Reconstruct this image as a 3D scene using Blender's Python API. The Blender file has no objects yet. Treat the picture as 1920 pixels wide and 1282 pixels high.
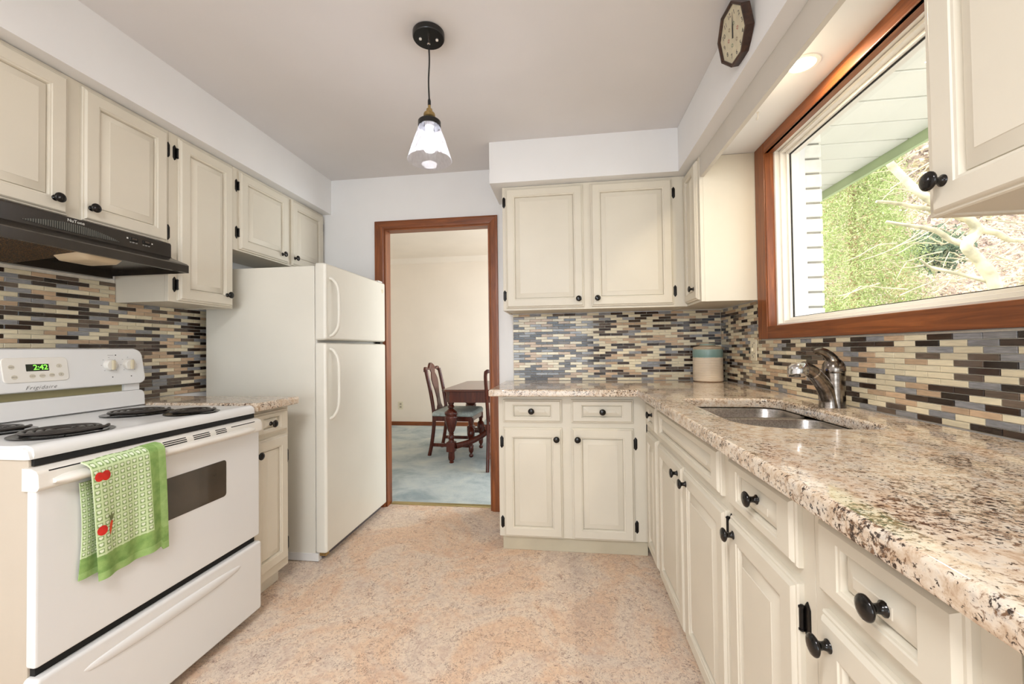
import bpy, bmesh, math, random
from mathutils import Vector, Matrix
import numpy as np
PI = math.pi
rad = math.radians
D = bpy.data
SC = bpy.context.scene
COL = SC.collection

# ------------------------------------------------------------------ camera
FPX = 768.0; CAMH = 1.1365; YAW = .1302; PITCH = .0167; ROLL = .0127
def make_camera():
    cy, sy, cp, sp = math.cos(YAW), math.sin(YAW), math.cos(PITCH), math.sin(PITCH)
    fwd = Vector((-sy*cp, cy*cp, sp)); right = Vector((cy, sy, 0)); up = Vector((sy*sp, -cy*sp, cp))
    c, s = math.cos(ROLL), math.sin(ROLL)
    R = c*right - s*up; U = s*right + c*up
    cam = D.cameras.new('camera'); o = D.objects.new('camera', cam); COL.objects.link(o)
    cam.sensor_width = 36.0; cam.sensor_fit = 'HORIZONTAL'; cam.lens = FPX/1920*36.0
    cam.clip_start = .02; cam.clip_end = 200
    M = Matrix((( R.x, U.x, -fwd.x, 0), (R.y, U.y, -fwd.y, 0), (R.z, U.z, -fwd.z, CAMH), (0, 0, 0, 1)))
    o.matrix_world = M
    SC.camera = o
make_camera()

# ------------------------------------------------------------------ light and exposure
SC.view_settings.view_transform = 'Standard'; SC.view_settings.look = 'None'
SC.view_settings.gamma = 1.0; SC.view_settings.exposure = 0.78
try: SC.view_settings.use_curve_mapping = False
except Exception: pass
W = D.worlds.new('sky'); SC.world = W; W.use_nodes = True
W.node_tree.nodes['Background'].inputs[0].default_value = (.93, .97, 1.0, 1)
W.node_tree.nodes['Background'].inputs[1].default_value = 1.8

def lamp(name, kind, loc, rot, energy, color=(1, 1, 1), size=None, size_y=None, angle=None, spread=None):
    l = D.lights.new(name, kind); l.energy = energy; l.color = color
    if kind == 'AREA':
        l.shape = 'RECTANGLE'; l.size = size; l.size_y = size_y or size
        if spread: l.spread = spread
    if kind == 'SUN': l.angle = angle or .02
    if kind == 'POINT': l.shadow_soft_size = size or .05
    o = D.objects.new(name, l); COL.objects.link(o); o.location = loc; o.rotation_euler = rot
    return o
# sun over the roof from the far left: lights the garden, never enters the kitchen
lamp('sun', 'SUN', (0, 0, 10), (0, rad(-42), 0), 4.6, (1, .96, .88), angle=.03)
# added fill at an invented rear opening; daylight of the dining room window
lamp('rear_fill_light', 'AREA', (-.45, -3.85, 1.15), (rad(90), 0, 0), 27, (.78, .90, 1), 1.9, 1.9)
lamp('dining_daylight', 'AREA', (1.30, 4.4, 1.35), (rad(90), 0, rad(90)), 46, (.88, .94, 1), 1.8, 1.4)
# added ceiling fill behind the camera, no lamp known there
lamp('ceiling_fill_light', 'AREA', (-.50, -.45, 2.36), (0, 0, 0), 27, (.97, .98, 1), .6, .6)

# ------------------------------------------------------------------ materials
def lin(c):
    return tuple(((v/255)/12.92 if v/255 <= .04045 else (((v/255)+.055)/1.055)**2.4) for v in c)
def N(nt, t, **kw):
    n = nt.nodes.new(t)
    for k, v in kw.items(): setattr(n, k, v)
    return n
def newmat(name):
    m = D.materials.new(name); m.use_nodes = True
    return m, m.node_tree, m.node_tree.nodes['Principled BSDF']
def coords(nt, scale=(1, 1, 1), kind='Object'):
    tc = N(nt, 'ShaderNodeTexCoord'); mp = N(nt, 'ShaderNodeMapping')
    if kind == 'World':
        g = N(nt, 'ShaderNodeNewGeometry'); nt.links.new(g.outputs['Position'], mp.inputs[0])
    else: nt.links.new(tc.outputs[kind], mp.inputs[0])
    mp.inputs['Scale'].default_value = scale
    return mp.outputs[0]
def noise(nt, vec, scale, detail=3, rough=.5, dist=0):
    n = N(nt, 'ShaderNodeTexNoise'); nt.links.new(vec, n.inputs['Vector'])
    n.inputs['Scale'].default_value = scale; n.inputs['Detail'].default_value = detail
    n.inputs['Roughness'].default_value = rough; n.inputs['Distortion'].default_value = dist
    return n.outputs[0]
def ramp(nt, fac, stops, interp='LINEAR'):
    r = N(nt, 'ShaderNodeValToRGB'); nt.links.new(fac, r.inputs[0]); r.color_ramp.interpolation = interp
    el = r.color_ramp.elements
    while len(el) < len(stops): el.new(.5)
    for e, (p, c) in zip(el, stops):
        e.position = p; e.color = (*(lin(c) if max(c) > 1 else c), 1)
    return r.outputs[0]
def mix(nt, fac, a, b, mode='MIX'):
    m = N(nt, 'ShaderNodeMix', data_type='RGBA', blend_type=mode)
    for sock, v in ((m.inputs[0], fac), (m.inputs[6], a), (m.inputs[7], b)):
        if hasattr(v, 'links'): nt.links.new(v, sock)
        elif isinstance(v, (int, float)): sock.default_value = v
        else: sock.default_value = (*lin(v), 1)
    return m.outputs[2]
def mth(nt, op, a, b=None, c=None):
    m = N(nt, 'ShaderNodeMath', operation=op)
    for s, v in zip(m.inputs, (a, b, c)):
        if v is None: continue
        if hasattr(v, 'links'): nt.links.new(v, s)
        else: s.default_value = v
    return m.outputs[0]
def bump(nt, bs, h, strength=.2, dist=.002):
    b = N(nt, 'ShaderNodeBump'); nt.links.new(h, b.inputs['Height'])
    b.inputs['Strength'].default_value = strength; b.inputs['Distance'].default_value = dist
    nt.links.new(b.outputs[0], bs.inputs['Normal'])
def plain(name, rgb, rough=.5, metal=0, var=.04, vscale=6, bmp=0, bscale=200, coat=0, emit=None, estr=0):
    m, nt, bs = newmat(name)
    v = coords(nt, kind='World')
    n = noise(nt, v, vscale, 4)
    d = tuple(max(0, c*(1-var)) for c in rgb); l = tuple(min(255, c*(1+var*.6)) for c in rgb)
    nt.links.new(ramp(nt, n, [(.3, d), (.7, l)]), bs.inputs['Base Color'])
    bs.inputs['Roughness'].default_value = rough; bs.inputs['Metallic'].default_value = metal
    if coat: bs.inputs['Coat Weight'].default_value = coat; bs.inputs['Coat Roughness'].default_value = .05
    if bmp: bump(nt, bs, noise(nt, v, bscale, 2), bmp, .001)
    if emit:
        bs.inputs['Emission Color'].default_value = (*lin(emit), 1); bs.inputs['Emission Strength'].default_value = estr
    return m
M = {}
M['paint'] = plain('cream_cabinet_paint', (218, 210, 193), .45, var=.02, vscale=3, bmp=.05, bscale=60)
M['wall'] = plain('wall_paint', (236, 235, 234), .75, var=.015, vscale=2, bmp=.05, bscale=300)
M['ceil'] = plain('ceiling_paint', (223, 220, 219), .85, var=.015, vscale=2, bmp=.05, bscale=250)
M['dwall'] = plain('dining_wall_paint', (240, 228, 212), .8, var=.015, vscale=2)
M['appl'] = plain('white_enamel', (226, 225, 223), .2, var=.01, vscale=3)
M['appl2'] = plain('white_plastic', (228, 223, 214), .35, var=.01, vscale=3)
M['fridge'] = plain('fridge_enamel', (226, 222, 210), .3, var=.012, vscale=4, bmp=.25, bscale=260)
M['black'] = plain('black_enamel', (22, 20, 18), .22, var=.1, vscale=8)
M['knob'] = plain('black_knob_metal', (26, 23, 21), .15, metal=.3, var=.1, vscale=40)
M['hinge'] = plain('black_iron', (24, 21, 19), .35, metal=.5, var=.2, vscale=90)
M['gap'] = plain('dark_gap', (14, 13, 12), .8, var=.1)
M['hood'] = plain('black_hood_enamel', (48, 42, 36), .22, var=.15, vscale=5)
M['coil'] = plain('burner_coil_iron', (62, 57, 54), .3, metal=.5, var=.2, vscale=60)
M['pan'] = plain('drip_pan', (28, 27, 26), .2, metal=.6, var=.1, vscale=30)
M['darkglass'] = plain('oven_window_glass', (62, 52, 42), .06, var=.15, vscale=9, coat=.5)
M['vinyl'] = plain('white_window_vinyl', (240, 236, 228), .35, var=.01, vscale=3)
M['eave'] = plain('white_eave_boards', (240, 240, 232), .6, var=.02, vscale=3)
M['fascia'] = plain('pale_green_fascia', (186, 206, 158), .5, var=.05, vscale=5)
M['brick'] = plain('white_painted_brick', (238, 236, 228), .8, var=.04, vscale=30, bmp=.4, bscale=120)
M['mortar'] = plain('grey_mortar', (150, 148, 140), .9, var=.08, vscale=30)
M['brass'] = plain('aged_brass', (176, 152, 104), .3, metal=1, var=.15, vscale=60)
M['chrome'] = plain('chrome', (200, 198, 196), .12, metal=1, var=.05, vscale=30)
M['clockface'] = plain('clock_face_paper', (216, 206, 176), .5, var=.05, vscale=40)
M['ink'] = plain('black_ink', (30, 26, 22), .5)
M['white'] = plain('white_print', (235, 232, 225), .5)
M['greyink'] = plain('grey_print', (120, 116, 108), .6)
M['red'] = plain('tomato_print', (205, 40, 28), .8, var=.1, vscale=60)
M['orange'] = plain('carrot_print', (220, 78, 38), .8, var=.1, vscale=60)
M['leafprint'] = plain('leaf_print', (120, 130, 84), .8, var=.1, vscale=60)
M['lens'] = plain('hood_lamp_lens', (200, 180, 148), .3, var=.03)
M['cream_plate'] = plain('switch_plate', (232, 222, 196), .4, var=.02, vscale=40)
M['seat'] = plain('seat_fabric', (176, 184, 178), .9, var=.12, vscale=40, bmp=.3, bscale=400)
M['bark'] = plain('pale_bark', (206, 196, 164), .85, var=.2, vscale=9, bmp=.5, bscale=30)
M['lit'] = plain('lit_bulb', (255, 255, 255), .5, emit=(246, 246, 255), estr=6)
M['lit2'] = plain('lit_reflector_lamp', (255, 250, 235), .5, emit=(255, 236, 200), estr=9)
M['led'] = plain('green_display_segments', (110, 230, 60), .5, emit=(120, 235, 70), estr=1.2)
M['grout'] = plain('cream_grout', (226, 219, 204), .85, var=.04, vscale=60)
M['rubber'] = plain('black_rubber', (20, 20, 20), .6)
M['brasscarpet'] = plain('threshold_brass', (176, 160, 110), .4, metal=.7)

def tilemat(name, rgb, rough=.09, var=.12):
    m, nt, bs = newmat(name)
    oi = N(nt, 'ShaderNodeObjectInfo')
    v = coords(nt, (30, 30, 260), 'World')
    n = noise(nt, v, 1.0, 3)
    a = tuple(c*(1-var) for c in rgb); b = tuple(min(255, c*(1+var)) for c in rgb)
    c1 = ramp(nt, n, [(.3, a), (.7, b)])
    f = mth(nt, 'MULTIPLY_ADD', oi.outputs['Random'], .3, .85)
    hv = N(nt, 'ShaderNodeHueSaturation'); nt.links.new(c1, hv.inputs['Color']); nt.links.new(f, hv.inputs['Value'])
    nt.links.new(hv.outputs[0], bs.inputs['Base Color'])
    bs.inputs['Roughness'].default_value = rough; bs.inputs['Specular IOR Level'].default_value = .42
    return m
TILES = [tilemat('tile_dark_brown', (58, 44, 36)), tilemat('tile_cream', (226, 214, 184), .14, .04), tilemat('tile_tan', (196, 168, 138), .14, .07),
         tilemat('tile_slate', (140, 140, 142)), tilemat('tile_taupe', (100, 86, 74)), tilemat('tile_espresso', (40, 31, 26))]
TW = [.17, .33, .18, .15, .10, .07]

def granite():
    m, nt, bs = newmat('granite')
    v = coords(nt, kind='World')
    big = noise(nt, v, 4, 4, .6, .6)
    med = noise(nt, v, 42, 5, .7, .4)
    spk = noise(nt, v, 150, 3, .65, .3)
    spk2 = noise(nt, v, 85, 4, .7, .6)
    base = ramp(nt, med, [(.30, (168, 138, 110)), (.43, (202, 180, 156)), (.56, (220, 206, 188)), (.72, (190, 180, 170))])
    bg = mth(nt, 'SUBTRACT', big, .5)
    m1 = ramp(nt, mth(nt, 'ADD', spk2, mth(nt, 'MULTIPLY', bg, .40)), [(.55, (0, 0, 0)), (.64, (1, 1, 1))])
    c = mix(nt, m1, base, (122, 94, 72))
    m2 = ramp(nt, mth(nt, 'ADD', spk, mth(nt, 'MULTIPLY', bg, .35)), [(.57, (0, 0, 0)), (.64, (1, 1, 1))])
    c = mix(nt, m2, c, (58, 46, 40))
    nt.links.new(c, bs.inputs['Base Color'])
    bs.inputs['Roughness'].default_value = .07
    return m
M['granite'] = granite()

def floormat():
    m, nt, bs = newmat('vinyl_floor')
    v = coords(nt, kind='World')
    a = noise(nt, v, 2.6, 6, .68, .9); b = noise(nt, v, 11, 7, .72, 1.0); c = noise(nt, v, 170, 6, .8, 1.6); e = noise(nt, v, 4.5, 5, .65, .6); d = noise(nt, v, 55, 6, .8, 1.2)
    base = ramp(nt, a, [(.34, (206, 190, 178)), (.45, (236, 218, 198)), (.57, (232, 192, 156)), (.68, (222, 200, 182))])
    pat = ramp(nt, b, [(.32, (176, 138, 122)), (.45, (224, 204, 184)), (.56, (236, 218, 196)), (.68, (206, 160, 130))])
    col = mix(nt, .42, base, pat)
    grey = ramp(nt, e, [(.52, (0, 0, 0)), (.70, (1, 1, 1))])
    col = mix(nt, mth(nt, 'MULTIPLY', grey, .35), col, (196, 184, 176))
    fine = ramp(nt, d, [(.48, (0, 0, 0)), (.62, (1, 1, 1))])
    col = mix(nt, mth(nt, 'MULTIPLY', fine, .38), col, (172, 128, 112))
    sp = mth(nt, 'ADD', c, mth(nt, 'ADD', mth(nt, 'MULTIPLY', mth(nt, 'SUBTRACT', b, .5), .35), mth(nt, 'MULTIPLY', mth(nt, 'SUBTRACT', d, .5), .35)))
    fl = ramp(nt, sp, [(.555, (0, 0, 0)), (.60, (1, 1, 1))])
    col = mix(nt, mth(nt, 'MULTIPLY', fl, .8), col, (104, 74, 70))
    nt.links.new(col, bs.inputs['Base Color'])
    bs.inputs['Roughness'].default_value = .5
    bump(nt, bs, c, .08, .001)
    return m
M['floor'] = floormat()

def carpet():
    m, nt, bs = newmat('blue_grey_carpet')
    v = coords(nt, kind='World')
    a = noise(nt, v, 3, 5, .65, .5); b = noise(nt, v, 160, 2)
    col = ramp(nt, a, [(.30, (146, 160, 164)), (.5, (184, 193, 192)), (.68, (204, 208, 200))])
    nt.links.new(col, bs.inputs['Base Color']); bs.inputs['Roughness'].default_value = 1
    bump(nt, bs, b, .6, .006)
    return m
M['carpet'] = carpet()

def wood(name, axis, dark=(100, 50, 20), light=(172, 100, 50), rough=.35):
    m, nt, bs = newmat(name)
    s = [26, 26, 26]; s['xyz'.index(axis)] = 1.6
    v = coords(nt, tuple(s), 'World')
    n = noise(nt, v, 1.6, 6, .65, 1.2)
    f = noise(nt, v, 9, 3, .6)
    c = ramp(nt, n, [(.3, dark), (.52, tuple((a+b)/2 for a, b in zip(dark, light))), (.72, light)])
    c = mix(nt, mth(nt, 'MULTIPLY', f, .35), c, dark)
    nt.links.new(c, bs.inputs['Base Color']); bs.inputs['Roughness'].default_value = rough
    return m
M['woodz'] = wood('reddish_trim_wood_upright', 'z'); M['woodx'] = wood('reddish_trim_wood_across', 'x'); M['woody'] = wood('reddish_trim_wood_along', 'y')
M['mahog'] = wood('dark_mahogany', 'z', (58, 20, 12), (112, 50, 30), .22)
M['mahogx'] = wood('dark_mahogany_top', 'x', (64, 30, 20), (122, 66, 44), .2)
M['clockwood'] = wood('dark_clock_wood', 'y', (34, 19, 12), (84, 50, 32), .35)

def steel(name='brushed_steel', axis=1):
    m, nt, bs = newmat(name)
    s = [200, 200, 200]; s[axis] = 3
    n = noise(nt, coords(nt, tuple(s), 'World'), 1, 3)
    nt.links.new(ramp(nt, n, [(.3, (150, 146, 142)), (.7, (192, 188, 184))]), bs.inputs['Base Color'])
    bs.inputs['Metallic'].default_value = 1; bs.inputs['Roughness'].default_value = .27
    return m
M['steel'] = steel()
def nickel():
    m, nt, bs = newmat('worn_nickel')
    n = noise(nt, coords(nt, kind='World'), 60, 4, .6)
    nt.links.new(ramp(nt, n, [(.35, (104, 96, 88)), (.65, (160, 151, 143))]), bs.inputs['Base Color'])
    bs.inputs['Metallic'].default_value = 1; bs.inputs['Roughness'].default_value = .2
    return m
M['nickel'] = nickel()

def glass(name, tint=(1, 1, 1), ior=1.45, frost=0.0, rough=.02):
    m = D.materials.new(name); m.use_nodes = True; nt = m.node_tree
    nt.nodes.remove(nt.nodes['Principled BSDF']); out = nt.nodes['Material Output']
    tr = N(nt, 'ShaderNodeBsdfTransparent'); tr.inputs[0].default_value = (*tint, 1)
    gl = N(nt, 'ShaderNodeBsdfGlossy'); gl.inputs['Roughness'].default_value = rough
    fr = N(nt, 'ShaderNodeFresnel'); fr.inputs[0].default_value = ior
    ge = N(nt, 'ShaderNodeNewGeometry'); ff = mth(nt, 'MULTIPLY', fr.outputs[0], mth(nt, 'SUBTRACT', 1.0, ge.outputs['Backfacing']))
    mx = N(nt, 'ShaderNodeMixShader'); nt.links.new(ff, mx.inputs[0]); nt.links.new(tr.outputs[0], mx.inputs[1]); nt.links.new(gl.outputs[0], mx.inputs[2])
    last = mx
    if frost:
        df = N(nt, 'ShaderNodeBsdfTranslucent'); df.inputs[0].default_value = (.95, .95, 1, 1)
        nz = noise(nt, coords(nt, (40, 40, 12)), 3, 3)
        f = ramp(nt, nz, [(.35, (frost*.4,)*3), (.7, (frost*1.6,)*3)])
        m2 = N(nt, 'ShaderNodeMixShader'); nt.links.new(f, m2.inputs[0]); nt.links.new(mx.outputs[0], m2.inputs[1]); nt.links.new(df.outputs[0], m2.inputs[2])
        last = m2
    nt.links.new(last.outputs[0], out.inputs[0])
    return m
M['pane'] = glass('window_glass')
M['shade'] = glass('seeded_shade_glass', (.98, .98, 1), 1.25, .07)
M['clockglass'] = glass('clock_glass', (1, 1, 1), 1.4)

def filtermat():
    m, nt, bs = newmat('greasy_filter_mesh')
    v = coords(nt, (1, 1, 1), 'World')
    vo = N(nt, 'ShaderNodeTexVoronoi'); nt.links.new(v, vo.inputs['Vector']); vo.inputs['Scale'].default_value = 230
    c = ramp(nt, vo.outputs['Distance'], [(.10, (206, 160, 96)), (.30, (110, 74, 38)), (.5, (34, 22, 12))])
    nt.links.new(c, bs.inputs['Base Color']); bs.inputs['Metallic'].default_value = .6; bs.inputs['Roughness'].default_value = .4
    bump(nt, bs, vo.outputs['Distance'], .8, .004)
    return m
M['filter'] = filtermat()

def canistermat():
    m, nt, bs = newmat('stoneware_glaze')
    v = coords(nt, kind='Object')
    sp = N(nt, 'ShaderNodeSeparateXYZ'); nt.links.new(v, sp.inputs[0])
    nz = noise(nt, v, 50, 3)
    zz = mth(nt, 'ADD', sp.outputs[2], mth(nt, 'MULTIPLY', mth(nt, 'SUBTRACT', nz, .5), .006))
    c = ramp(nt, mth(nt, 'MULTIPLY', zz, 4.0), [(0, (200, 150, 110)), (.03, (230, 210, 184)), (.60, (232, 214, 190)), (.62, (122, 154, 146)), (.80, (142, 170, 162)), (.82, (206, 192, 162)), (1, (190, 184, 150))], 'LINEAR')
    nt.links.new(c, bs.inputs['Base Color']); bs.inputs['Roughness'].default_value = .3
    return m
M['stoneware'] = canistermat()

def towelmat():
    m, nt, bs = newmat('printed_towel_cloth')
    tc = N(nt, 'ShaderNodeTexCoord'); sp = N(nt, 'ShaderNodeSeparateXYZ'); nt.links.new(tc.outputs['UV'], sp.inputs[0])
    u, v = sp.outputs[0], sp.outputs[1]                 # metres across and along the cloth
    cell = .0185
    cu = mth(nt, 'SUBTRACT', mth(nt, 'FRACT', mth(nt, 'DIVIDE', u, cell)), .5)
    cv = mth(nt, 'SUBTRACT', mth(nt, 'FRACT', mth(nt, 'DIVIDE', v, cell)), .5)
    au, av = mth(nt, 'ABSOLUTE', cu), mth(nt, 'ABSOLUTE', cv)
    mxx = mth(nt, 'MAXIMUM', au, av)
    sq = mth(nt, 'LESS_THAN', mxx, .33)
    l1 = mth(nt, 'GREATER_THAN', mxx, .46)
    l2 = mth(nt, 'MULTIPLY', mth(nt, 'GREATER_THAN', mxx, .37), mth(nt, 'LESS_THAN', mxx, .41))
    x = mth(nt, 'MULTIPLY', cu, 4.6); y = mth(nt, 'MULTIPLY_ADD', cv, 4.6, .1)
    r2 = mth(nt, 'SUBTRACT', mth(nt, 'ADD', mth(nt, 'MULTIPLY', x, x), mth(nt, 'MULTIPLY', y, y)), 1)
    h = mth(nt, 'SUBTRACT', mth(nt, 'MULTIPLY', mth(nt, 'MULTIPLY', r2, r2), r2), mth(nt, 'MULTIPLY', mth(nt, 'MULTIPLY', x, x), mth(nt, 'MULTIPLY', mth(nt, 'MULTIPLY', y, y), y)))
    heart = mth(nt, 'LESS_THAN', h, 0)
    col = mix(nt, sq, (172, 198, 132), (134, 158, 104))
    col = mix(nt, mth(nt, 'MAXIMUM', l1, l2), col, (216, 228, 190))
    col = mix(nt, heart, col, (222, 230, 204))
    nz = noise(nt, coords(nt, kind='World'), 40, 3)
    green = ramp(nt, nz, [(.3, (112, 148, 76)), (.7, (148, 180, 104))])
    lgreen = ramp(nt, nz, [(.3, (134, 170, 96)), (.7, (164, 194, 122))])
    col = mix(nt, mth(nt, 'GREATER_THAN', u, .166), col, green)
    col = mix(nt, mth(nt, 'GREATER_THAN', u, .196), col, lgreen)
    col = mix(nt, mth(nt, 'LESS_THAN', v, .070), col, green)
    col = mix(nt, mth(nt, 'LESS_THAN', v, .022), col, lgreen)
    nt.links.new(col, bs.inputs['Base Color']); bs.inputs['Roughness'].default_value = .95
    bump(nt, bs, noise(nt, coords(nt, kind='World'), 500, 2), .5, .001)
    return m
M['towel'] = towelmat()

def leafmat(name, stops, scale=3):
    m, nt, bs = newmat(name)
    at = N(nt, 'ShaderNodeAttribute'); at.attribute_name = 'tint'
    c = ramp(nt, at.outputs['Fac'], stops)
    nt.links.new(c, bs.inputs['Base Color']); bs.inputs['Roughness'].default_value = .7
    out = nt.nodes['Material Output']
    t = N(nt, 'ShaderNodeBsdfTranslucent'); nt.links.new(c, t.inputs[0])
    mx = N(nt, 'ShaderNodeMixShader'); mx.inputs[0].default_value = .35
    nt.links.new(bs.outputs[0], mx.inputs[1]); nt.links.new(t.outputs[0], mx.inputs[2]); nt.links.new(mx.outputs[0], out.inputs[0])
    return m
M['needles'] = leafmat('conifer_needles', [(0, (92, 112, 62)), (.4, (168, 188, 116)), (.75, (214, 224, 168)), (.9, (226, 222, 190)), (1, (190, 150, 124))])
M['fallen'] = leafmat('dry_leaves', [(0, (104, 90, 84)), (.35, (168, 150, 140)), (.7, (204, 192, 150)), (1, (230, 222, 214))])
M['darkleaf'] = leafmat('dark_shrub_leaves', [(0, (70, 92, 78)), (.6, (122, 140, 116)), (1, (170, 184, 150))])
def earth():
    m, nt, bs = newmat('leafy_earth')
    n = noise(nt, coords(nt, kind='World'), 6, 8, .75, .5)
    nt.links.new(ramp(nt, n, [(.3, (110, 94, 84)), (.5, (160, 142, 128)), (.62, (196, 182, 160)), (.75, (172, 168, 116))]), bs.inputs['Base Color'])
    bs.inputs['Roughness'].default_value = 1
    return m
M['earth'] = earth()

# ------------------------------------------------------------------ builders
def wl(o):
    v = Vector((0, 0, 0))
    while o: v += o.location; o = o.parent
    return v
def finish(me, mats, smooth=35):
    for m in (mats if isinstance(mats, (list, tuple)) else [mats]): me.materials.append(M[m] if isinstance(m, str) else m)
    if smooth:
        me.shade_smooth(); me.set_sharp_from_angle(angle=rad(smooth))
def O(name, bm, mats, parent=None, local=False, loc=None, rot=None, label=None, cat=None, kind=None, group=None, smooth=35):
    """links bm as one mesh object; world-space vertices unless local"""
    me = D.meshes.new(name)
    if parent is not None and not local:
        bmesh.ops.translate(bm, verts=bm.verts, vec=-wl(parent))
    bm.normal_update(); bm.to_mesh(me); bm.free()
    finish(me, mats, smooth)
    o = link(name, me, parent, loc, rot, label, cat, kind, group)
    if smooth == 35:                     # large flat faces keep flat normals beside their rounded edges
        w = o.modifiers.new('weighted_normal', 'WEIGHTED_NORMAL'); w.weight = 100; w.keep_sharp = True
    return o
def link(name, me, parent=None, loc=None, rot=None, label=None, cat=None, kind=None, group=None):
    o = D.objects.new(name, me); COL.objects.link(o)
    if parent is not None: o.parent = parent
    if loc is not None: o.location = loc
    if rot is not None: o.rotation_euler = rot
    if label: o['label'] = label
    if cat: o['category'] = cat
    if kind: o['kind'] = kind
    if group: o['group'] = group
    return o
def T(name, label, cat, loc, rotz=0, group=None):
    return link(name, None, None, loc, (0, 0, rotz), label, cat, None, group)
def BM(): return bmesh.new()
def box(bm, x0, x1, y0, y1, z0, z1, bev=0, seg=2):
    r = bmesh.ops.create_cube(bm, size=1)
    vs = r['verts']
    for v in vs:
        v.co = Vector((x0+(v.co.x+.5)*(x1-x0), y0+(v.co.y+.5)*(y1-y0), z0+(v.co.z+.5)*(z1-z0)))
    if bev:
        es = list({e for v in vs for e in v.link_edges})
        bmesh.ops.bevel(bm, geom=es, offset=bev, segments=seg, profile=.5, affect='EDGES')
    return bm
def bx(*a, **k): return box(BM(), *a, **k)
def rings(bm, loops, cap0=True, cap1=True, closed=True):
    vl = [[bm.verts.new(p) for p in lp] for lp in loops]
    n = len(vl[0])
    for a, b in zip(vl, vl[1:]):
        for i in range(n if closed else n-1):
            j = (i+1) % n
            bm.faces.new((a[i], a[j], b[j], b[i]))
    if cap0: bm.faces.new(list(reversed(vl[0])))
    if cap1: bm.faces.new(vl[-1])
    return vl
def lathe(bm, prof, seg=24, center=(0, 0, 0), axis='z', cap=True):
    loops = []
    c = Vector(center)
    for r, h in prof:
        lp = []
        for i in range(seg):
            a = 2*PI*i/seg
            x, y = max(r, 1e-4)*math.cos(a), max(r, 1e-4)*math.sin(a)
            if axis == 'z': p = Vector((x, y, h))
            elif axis == 'y': p = Vector((x, -h, y))      # towards -y
            elif axis == 'x': p = Vector((h, x, y))
            elif axis == '-x': p = Vector((-h, -x, y))
            lp.append(c+p)
        loops.append(lp)
    rings(bm, loops, cap, cap)
    return bm
def tube(bm, path, r, seg=10, rz=None, cap=True):
    """tube along a path; r number or list; rz flattens the section on its second axis"""
    pts = [Vector(p) for p in path]; n = len(pts)
    rs = r if isinstance(r, (list, tuple)) else [r]*n
    up = None; loops = []
    for i, p in enumerate(pts):
        t = (pts[min(i+1, n-1)]-pts[max(i-1, 0)]).normalized()
        if up is None:
            up = Vector((0, 0, 1)) if abs(t.z) < .9 else Vector((0, 1, 0))
        s = t.cross(up).normalized(); up = s.cross(t).normalized()
        k = (rz/rs[i] if rz and not isinstance(rz, (list, tuple)) else (rz[i]/rs[i] if rz else 1))
        loops.append([p+rs[i]*(math.cos(2*PI*j/seg)*s+k*math.sin(2*PI*j/seg)*up) for j in range(seg)])
    rings(bm, loops, cap, cap)
    return bm
def cr(pts, n=6):
    """Catmull-Rom through pts"""
    P = [Vector(p) for p in pts]; P = [2*P[0]-P[1]]+P+[2*P[-1]-P[-2]]
    out = []
    for i in range(1, len(P)-2):
        for k in range(n):
            t = k/n
            a, b, c, d = P[i-1:i+3]
            out.append(.5*((2*b)+(c-a)*t+(2*a-5*b+4*c-d)*t*t+(3*b-a-3*c+d)*t**3))
    out.append(P[-2])
    return out
def prism(bm, pts, axis, a0, a1):
    """polygon pts (two coordinates) extruded along axis from a0 to a1"""
    def mk(p, a):
        if axis == 'y': return (p[0], a, p[1])
        if axis == 'x': return (a, p[0], p[1])
        return (p[0], p[1], a)
    rings(bm, [[mk(p, a0) for p in pts], [mk(p, a1) for p in pts]])
    bmesh.ops.recalc_face_normals(bm, faces=bm.faces)
    return bm
def text(name, body, size, parent, loc, rot, mat, shear=0, extrude=.0004, space=1.0, align='CENTER', thin=0):
    cu = D.curves.new(name, 'FONT'); cu.body = body; cu.size = size; cu.shear = shear; cu.extrude = extrude
    cu.align_x = align; cu.align_y = 'CENTER'; cu.space_character = space; cu.resolution_u = 3; cu.offset = thin
    t = D.objects.new(name+'_curve', cu); COL.objects.link(t)
    dg = bpy.context.evaluated_depsgraph_get(); dg.update()
    me = D.meshes.new_from_object(t.evaluated_get(dg))
    D.objects.remove(t); D.curves.remove(cu)
    me.materials.clear(); me.materials.append(M[mat])
    return link(name, me, parent, Vector(loc)-(wl(parent) if parent else Vector()), rot)
RL = (rad(90), 0, rad(90))       # reads on a surface facing +X
RC = (rad(79.8), 0, rad(90))     # reads on the leaning range console
RR = (rad(90), 0, rad(-90))      # reads on a surface facing -X

# ------------------------------------------------------------------ the setting
XL, XR, YB = -2.078, 1.022, 2.855            # left wall, right wall, back wall
ZC, ZS = 2.415, 2.159                        # ceiling, soffit
YD0, YD1, XD0, XD1, ZDT = 2.935, 5.94, -3.3, 1.09, 2.515   # dining room
DX0, DX1, DZ = -1.318, -.522, 2.032          # doorway
WY0, WY1, WZ0, WZ1 = .98, 2.19, 1.226, 2.118 # window opening
S = 'structure'
O('floor', bx(XL-.1, 1.25, -4.1, YD0-.01, -.06, 0), 'floor', kind=S)
fd = O('floor_dining', bx(XD0-.1, XD1+.1, YD0-.01, YD1+.1, -.06, .004), 'carpet', kind=S)
O('ceiling', bx(XL-.1, 1.25, -4.1, YD0, ZC, ZC+.1), 'ceil', kind=S)
O('ceiling_dining', bx(XD0-.1, XD1+.1, YD0, YD1+.1, ZDT, ZDT+.1), 'dwall', kind=S)
O('wall_left', bx(XL-.1, XL, -4.1, YB, 0, ZC), 'wall', kind=S)
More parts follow.
